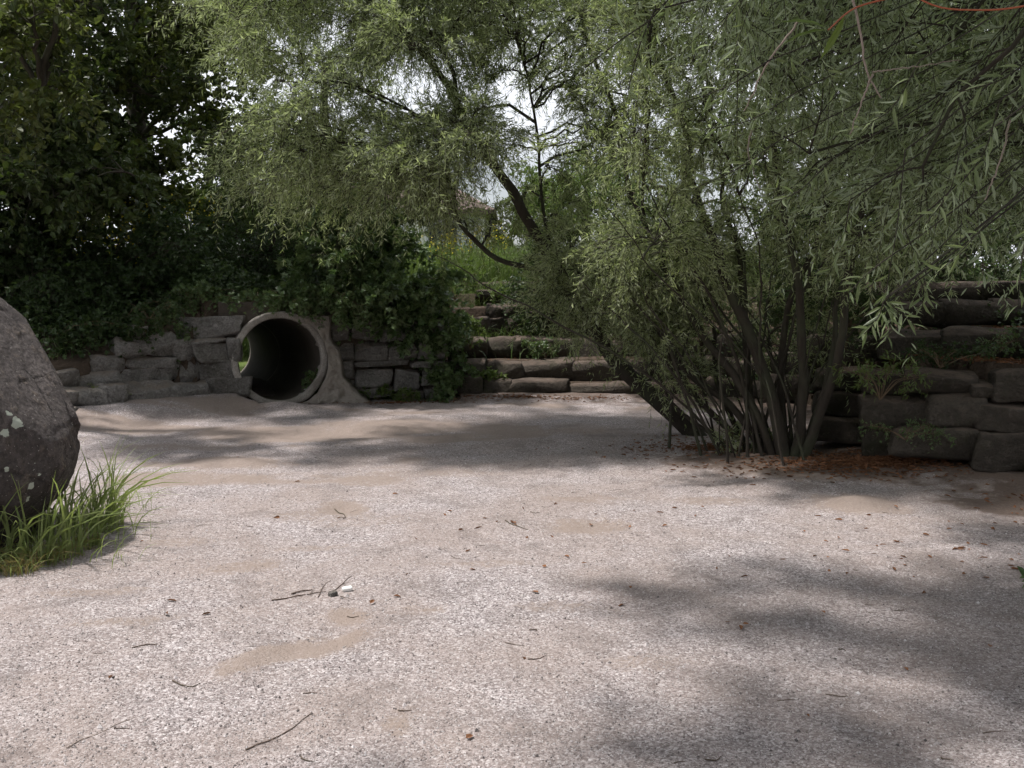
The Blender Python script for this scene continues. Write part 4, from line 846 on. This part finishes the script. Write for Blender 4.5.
b = np.array([-3.2, -2.6, ez(-3.2, -2.6)])
cl = [((x_, y_, z_), (.62, .62, .3), d_) for x_, y_, z_, d_ in zip(rng.uniform(-2.7, 3.2, 110), rng.uniform(.4, 5.8, 110), rng.uniform(4.3, 5.4, 110), rng.uniform(.2, 1.15, 110)) if x_ > -2.5 + max(0, y_ - 3.2) * .6 and not (y_ > 4.0 and x_ > .9)]
plant('broadleaf_tree', b, [([b, b + [.2, .3, 2.2], b + [1.0, 1.2, 4.0], b + [2.6, 3.0, 5.0], b + [4.6, 5.2, 5.3]], [.2, .17, .13, .08, .03]), ([b + [1.0, 1.2, 4.0], b + [3, 1.6, 5.0], b + [5.6, 2.6, 5.4]], [.1, .06, .02])], cl, M['broad'], M['bark_dark'], 'broad', .085, .06,
      nsub=9, ntw=8, nleaf=10, twl=.45, droop=.3, branch_r=.02, leafup=.5, label='spreading tree behind the viewer whose boughs shade the right foreground', cat='tree')
# trees that ring the clearing beyond the frame and shade it
for k_, (x_, y_, h_, r_, lb_) in enumerate([(-9.5, 1.5, 8, 2.6, 'dark tree beyond the left edge beside the boulder'), (-7.5, -6.5, 9, 3, 'tree behind the viewer on the left'), (-1.5, -9, 10, 3.4, 'tree directly behind the viewer'),
        (5.5, -7, 9, 3, 'tree behind the viewer on the right'), (9.0, -1.5, 9, 3, 'tree right of the viewer'), (9.5, 5.0, 8, 3.2, 'tree above the right end of the terraces'), (7.8, 9.3, 6.5, 2.6, 'dark tree shading the right terraces')]):
    b = np.array([x_, y_, ez(x_, y_)]); cl = []
    for k in range(17):
        d = unit(rv(1))[0] * rng.uniform(.3, 1) ** .5; cl.append((b + np.array([d[0] * r_, d[1] * r_, h_ * .6 + d[2] * h_ * .4]), (r_ * .36, r_ * .36, h_ * .11), 1))
    plant('background_tree', b, simple_trunk(b, b + np.array([0, 0, h_ * .8]), .2, [b + np.array([r_ * .4, 0, h_ * .6]), b + np.array([-r_ * .4, 0, h_ * .55])]), cl, M['broad'], M['bark_dark'], 'broad', .20, .15, nsub=8, ntw=7, nleaf=8, twl=.7, droop=.3, branch_r=.03, leafup=.3, label=lb_, cat='tree')
# ------------------------------------------------------------------ house far behind
t = NT('roof_tiles'); P = t.obj(); br = t.n('ShaderNodeTexBrick', {'Vector': P, 'Scale': 3.0, 'Color1': (.15, .10, .09, 1), 'Color2': (.20, .14, .125, 1), 'Mortar': (.10, .06, .05, 1)})
M['roof'] = t.pbr(t.mix(t.noise(5, 4, .6, P), br.outputs['Color'], (.15, .12, .11)), .85, t.bump(br.outputs['Fac'], .4, .02))
t = NT('render_wall'); P = t.obj(); M['wall'] = t.pbr(t.mix(t.noise(2, 5, .6, P), (.70, .70, .68), (.80, .79, .77)), .9, t.bump(t.noise(60, 4, .6, P), .2, .01))
t = NT('shutter_paint'); M['shutter'] = t.pbr(t.mix(t.noise(9, 3, .5, t.obj()), (.42, .44, .46), (.52, .54, .56)), .6)
t = NT('window_glass'); M['glass'] = t.pbr(t.mix(t.noise(2, 2, .5, t.obj()), (.03, .035, .04), (.05, .06, .07)), .1, None, .6)
def boxes(name, bs, mat, root, smooth=False):
    Vs = []; Fs = []; o = 0
    for x0, x1, y0, y1, z0, z1 in bs:
        Vs += [(x0, y0, z0), (x1, y0, z0), (x1, y1, z0), (x0, y1, z0), (x0, y0, z1), (x1, y0, z1), (x1, y1, z1), (x0, y1, z1)]
        Fs += [(o, o + 3, o + 2, o + 1), (o + 4, o + 5, o + 6, o + 7), (o, o + 1, o + 5, o + 4), (o + 1, o + 2, o + 6, o + 5), (o + 2, o + 3, o + 7, o + 6), (o + 3, o, o + 4, o + 7)]; o += 8
    ob = mesh_np(name, np.array(Vs, float), [np.array(Fs)], mat); ob.parent = root; return ob
HX1 = float(at(490, 210, 35)[0]); hz = 1.2
house = empty('house', (HX1 - 4.5, 38.5, hz), 'white house with a reddish tiled roof seen through the willow', 'house')
wall_o = boxes('wall', [(-4.5, 4.3, -3.5, 3.5, -.3, 2.55)], M['wall'], house)
z0, z1 = 2.5, 4.3; rx, ry = 5.0, 4.0
V = np.array([(-rx, -ry, z0), (4.7, -ry, z0), (4.7, ry, z0), (-rx, ry, z0), (-rx + 3.0, 0, z1), (1.7, 0, z1), (-rx, -ry, z0 - .14), (4.7, -ry, z0 - .14), (4.7, ry, z0 - .14), (-rx, ry, z0 - .14)])
roof = mesh_np('roof', V, [np.array([(0, 1, 5, 4), (2, 3, 4, 5), (0, 6, 7, 1), (1, 7, 8, 2), (2, 8, 9, 3), (3, 9, 6, 0), (9, 8, 7, 6)]), np.array([(1, 2, 5), (3, 0, 4)])], M['roof']); roof.parent = house
boxes('chimney', [(-1.3, -.7, -.9, -.3, 3.4, 4.9)], M['wall'], roof)
for wx in (-3.3, -.9, 2.9):
    wf = boxes('window', [(wx - .55, wx - .48, -3.56, -3.48, .9, 2.1), (wx + .48, wx + .55, -3.56, -3.48, .9, 2.1), (wx - .48, wx + .48, -3.56, -3.48, 2.03, 2.1), (wx - .48, wx + .48, -3.56, -3.48, .9, .97), (wx - .03, wx + .03, -3.555, -3.49, .97, 2.03)], M['shutter'], house)
    boxes('pane', [(wx - .48, wx + .48, -3.52, -3.505, .97, 2.03)], M['glass'], wf); boxes('sill', [(wx - .62, wx + .62, -3.64, -3.5, .82, .9)], M['wall'], wf)
sl = [(3.45, 4.2, -3.58, -3.53, 1.2 + k * .11, 1.28 + k * .11) for k in range(11)]
boxes('shutter', sl, M['shutter'], house)
dr = boxes('door', [(.7, 1.6, -3.56, -3.5, -.1, 2.0)], M['shutter'], house); boxes('handle', [(1.45, 1.5, -3.61, -3.56, .95, 1.1)], M['glass'], dr)

# ------------------------------------------------------------------ litter, twigs, pebbles
def scatter(n, cx, cy, rx, ry):
    a = rng.uniform(0, 2 * pi, n); q = np.abs(rng.normal(0, .6, n)); x_ = cx + np.cos(a) * q * rx; y_ = cy + np.sin(a) * q * ry
    return x_, y_
def lay(x_, y_, L, mat, name, label):
    s2, _ = contour(np.stack([x_, y_], 1)); tz, *_ = terrain(x_, y_); z_ = np.where(s2 > .18, tz + .01, ground_z(x_, y_) + .006)
    n = len(x_); k = ~((s2 > -.05) & (s2 <= .18)); P_ = np.stack([x_, y_, z_], 1)[k]; n = len(P_)
    d = unit(rv(n) * [1, 1, .12]); V, f = leaves(P_, d, unit(rv(n, .35) + [0, 0, 1]), rng.uniform(*L, n), rng.uniform(*L, n) * .42, 'broad')
    return tag(mesh_np(name, V, f, mat), label, 'leaves', kind='stuff')
a = scatter(3800, 3.1, 8.45, 1.15, .38); b = scatter(900, 1.9, 9.4, .9, .6); c = scatter(700, 4.3, 7.1, .9, .6); d = scatter(500, 3.9, 9.3, .9, .5); e = scatter(420, .2, 13.05, 2.2, .15); e2 = scatter(220, -1.5, 12.8, 1.1, .12); e3 = scatter(160, 3.4, 5.8, 2.2, 1.4); e4 = scatter(50, 0, 6.5, 4, 3.5)
x_ = np.concatenate([q[0] for q in (a, b, c, d, e, e2, e3, e4)]); y_ = np.concatenate([q[1] for q in (a, b, c, d, e, e2, e3, e4)])
lay(x_, y_, (.022, .06), M['litter'], 'leaf_litter', 'brown fallen leaves below the willow bush and along the steps')
x_ = np.concatenate([rng.uniform(-1, 6.5, 1500), rng.uniform(3, 7.5, 3500)]); y_ = np.concatenate([rng.uniform(8, 16, 1500), rng.uniform(7.3, 11, 3500)]); s2, _ = contour(np.stack([x_, y_], 1)); k = s2 > .2
lay(x_[k], y_[k], (.02, .05), M['litter'], 'step_litter', 'dead leaves lying on the treads of the stone steps')

def twig(pxs, r, mat, label, side=0, group=None, cat='twig'):
    pts = [gr(*p) for p in pxs]; c, rr = resample(pts, np.linspace(r, r * .5, len(pts)), 14) if len(pts) > 2 else resample([pts[0], (pts[0] + pts[1]) / 2 + rv(1, .01)[0] * [1, 1, 0], pts[1]], [r, r * .8, r * .5], 14)
    c[:, 2] = ground_z(c[:, 0], c[:, 1]) + rr * .9 + np.abs(fbm(c * 9, 2, 3)) * r * 1.2; c[:, :2] += rv(14, r * .35)[:, :2]
    V, f = tubes(c[None], rr[None], 7); caps = [np.arange(7)[None, ::-1], (np.arange(7) + 13 * 7)[None]]
    parts = [(V, [f] + caps)]
    for k in range(side):
        i0 = rng.integers(3, 11); a = rng.uniform(-1, 1); tg = unit(c[i0 + 1] - c[i0]); sd = np.array([-tg[1], tg[0], 0]) * np.sign(a) + tg
        e = c[i0] + unit(sd) * rng.uniform(.03, .09) + [0, 0, .004]; m_, q_ = resample([c[i0], (c[i0] + e) / 2 + [0, 0, .004], e], [r * .5, r * .4, r * .2], 6); V, f = tubes(m_[None], q_[None], 5); parts.append((V, [f]))
    V, f = merge(parts); org = c[0].copy(); o = mesh_np('twig', V - org, f, M[mat], smooth=True); o.location = [float(v) for v in org]
    return tag(o, label, cat, group)
twig([(272, 599), (300, 593), (326, 589)], .0035, 'dead_wood', 'longest dark broken twig of the heap in the left foreground', 3)
twig([(318, 594), (325, 582), (331, 578)], .0022, 'dead_wood', 'short forked twig standing out of the twig heap')
twig([(328, 592), (340, 583), (352, 574)], .0026, 'dead_wood', 'twig end beside the white pebble', 1)
twig([(292, 592), (312, 588)], .0045, 'dead_wood', 'reddish brown thick stub lying on the twig heap')
twig([(245, 742), (280, 728), (312, 706)], .0028, 'dead_wood', 'long thin curved twig in the lower left foreground', 1)
twig([(66, 746), (95, 730), (135, 712)], .002, 'pale_wood', 'pale straw-like stalk at the lower left corner')
twig([(335, 504), (345, 512), (343, 516)], .004, 'dead_wood', 'small dark twig in the dent right of the sand mound', 1)
twig([(505, 518), (528, 527)], .0035, 'dead_wood', 'straight dark twig lying in the middle of the gravel')
twig([(132, 644), (150, 641), (160, 643)], .003, 'dead_wood', 'thin twig on the gravel below the grass tuft')
twig([(172, 676), (190, 682), (200, 679)], .003, 'dead_wood', 'bent twig left of the footprints')
for k in range(34):
    px, py = rng.uniform(20, 1000), rng.uniform(455, 760); a = rng.uniform(-.5, .5); l = rng.uniform(5, 16) * (py - 250) / 300
    twig([(px, py), (px + l * cos(a), py + l * sin(a) * .5)], rng.uniform(.0012, .003), 'dead_wood', 'tiny dark twig scattered on the gravel', 0, 'tiny twigs scattered on the gravel')
# dead leaves one can pick out
for px, py in [(742, 621), (741, 622), (905, 657), (590, 520), (465, 733), (700, 504), (850, 549), (370, 602), (668, 522), (540, 590), (820, 605), (520, 652), (990, 640)]:
    c = gr(px + rng.uniform(-2, 2), py); z_ = ground_z([c[0]], [c[1]])[0]; V, f = leaves(np.zeros((1, 3)), unit(rv(1) * [1, 1, .05]), np.array([[.2, -.2, 1.]]), rng.uniform(.03, .055), .025, 'broad')
    o = mesh_np('dead_leaf', V, f, M['litter']); o.location = (float(c[0]), float(c[1]), float(z_ + .01)); tag(o, 'small reddish brown dead leaf lying on the open gravel', 'leaf', 'single dead leaves on the gravel')
c = gr(347, 588); t = NT('white_pebble'); M['white'] = t.pbr(t.mix(t.noise(20, 3, .5, t.obj()), (.7, .69, .66), (.8, .79, .77)), .6)
e = empty('white_pebble', (c[0], c[1], ground_z([c[0]], [c[1]])[0]), 'bright white pebble at the right end of the twig heap', 'pebble'); stone(e, np.array(e.location) + [0, 0, .012], (.024, .019, .014), .3, 0, M['white'], .7, .9, 'pebble_body')
c = gr(333, 593); e = empty('grey_pebble', (c[0], c[1], ground_z([c[0]], [c[1]])[0]), 'grey pebble under the twig heap', 'pebble'); stone(e, np.array(e.location) + [0, 0, .01], (.022, .018, .014), .8, 0, M['stone'], .7, .9, 'pebble_body')

# loose grit on top of the gravel sheet
n = 130000
y_ = 2.4 + 7.5 * rng.uniform(0, 1, n) ** 1.7; x_ = rng.uniform(-.62, .62, n) * (y_ + .3); _i = np.clip(np.searchsorted(xs, x_), 0, nx - 1) + nx * np.clip(np.searchsorted(ys, y_), 0, ny - 1); k_ = (sand_shade[_i] < rng.uniform(.15, .7, n)) & (soil[_i] < rng.uniform(.1, .6, n)); x_, y_ = x_[k_], y_[k_]; n = len(x_); z_ = ground_z(x_, y_)
oc = np.array([(1, 0, 0), (-1, 0, 0), (0, 1, 0), (0, -1, 0), (0, 0, 1), (0, 0, -1)], float); of = np.array([(0, 2, 4), (2, 1, 4), (1, 3, 4), (3, 0, 4), (2, 0, 5), (1, 2, 5), (3, 1, 5), (0, 3, 5)])
sz = rng.lognormal(-6.0, .46, n)[:, None, None]
V = oc[None] * sz * rng.uniform(.6, 1.25, (n, 6, 3)) * np.array([1, 1, .95]); a = rng.uniform(0, 2 * pi, n); ca, sa = np.cos(a)[:, None], np.sin(a)[:, None]
V = np.stack([V[..., 0] * ca - V[..., 1] * sa, V[..., 0] * sa + V[..., 1] * ca, V[..., 2]], -1) + np.stack([x_, y_, z_ + .001], 1)[:, None]
t = NT('grit'); gi = t.n('ShaderNodeNewGeometry').outputs['Random Per Island']
M['grit'] = t.pbr(t.ramp(gi, [(0, (.08, .07, .068)), (.25, (.24, .21, .20)), (.6, (.42, .385, .37)), (.9, (.46, .42, .415)), (1, (.60, .57, .565))]), .85)
tag(mesh_np('loose_gravel', V.reshape(-1, 3), [((np.arange(n) * 6)[:, None, None] + of[None]).reshape(-1, 3)], M['grit']), 'loose pale grit scattered over the clearing', 'gravel', kind='stuff')

# ------------------------------------------------------------------ light
to_sun = np.array([-.95, .08, 0]); to_sun = to_sun / np.linalg.norm(to_sun); EL = radians(66)
sd = np.array([to_sun[0] * cos(EL), to_sun[1] * cos(EL), sin(EL)])
sun = bpy.data.lights.new('sun', 'SUN'); sun.energy = 4.9; sun.angle = radians(2.8); sun.color = (1, .955, .915)
so = bpy.data.objects.new('sun', sun); COL.objects.link(so)
import mathutils
so.rotation_euler = mathutils.Vector(sd).to_track_quat('Z', 'Y').to_euler(); so.location = (-10, -5, 20)
w = bpy.data.worlds.new('World'); scene.world = w; w.use_nodes = True; nt = w.node_tree; nt.nodes.clear()
sky = nt.nodes.new('ShaderNodeTexSky'); sky.sky_type = 'NISHITA'; sky.sun_disc = False; sky.sun_elevation = EL; sky.sun_rotation = math.atan2(sd[0], sd[1]); sky.dust_density = 2.0
tc = nt.nodes.new('ShaderNodeTexCoord'); nz = nt.nodes.new('ShaderNodeTexNoise'); nz.inputs['Scale'].default_value = 2.2; nz.inputs['Detail'].default_value = 6
mp = nt.nodes.new('ShaderNodeMapping'); mp.inputs['Scale'].default_value = (1, 1, 2.6); nt.links.new(tc.outputs['Generated'], mp.inputs[0]); nt.links.new(mp.outputs[0], nz.inputs['Vector'])
rp = nt.nodes.new('ShaderNodeValToRGB'); rp.color_ramp.elements[0].position = .30; rp.color_ramp.elements[1].position = .50; nt.links.new(nz.outputs['Fac'], rp.inputs[0])
mx = nt.nodes.new('ShaderNodeMix'); mx.data_type = 'RGBA'; nt.links.new(rp.outputs[0], mx.inputs[0]); nt.links.new(sky.outputs[0], mx.inputs[6]); mx.inputs[7].default_value = (13.5, 13.9, 14.8, 1)
bg = nt.nodes.new('ShaderNodeBackground'); bg.inputs['Strength'].default_value = .072; nt.links.new(mx.outputs[2], bg.inputs[0])
ow = nt.nodes.new('ShaderNodeOutputWorld'); nt.links.new(bg.outputs[0], ow.inputs[0])

cam = bpy.data.cameras.new('camera'); cam.sensor_width = 36; cam.lens = F / 1024 * 36; cam.clip_start = .05; cam.clip_end = 6000
co = bpy.data.objects.new('camera', cam); COL.objects.link(co); co.location = (0, 0, CAMH); co.rotation_euler = (pi / 2 - PITCH, 0, 0); scene.camera = co
scene.view_settings.view_transform = 'Standard'; scene.view_settings.look = 'None'; scene.view_settings.gamma = 1; scene.view_settings.exposure = 0.25; scene.view_settings.use_curve_mapping = False
scene.cycles.use_adaptive_sampling = True; scene.cycles.adaptive_threshold = .03; scene.cycles.max_bounces = 4; scene.cycles.diffuse_bounces = 2; scene.cycles.transmission_bounces = 3; scene.cycles.use_denoising = True
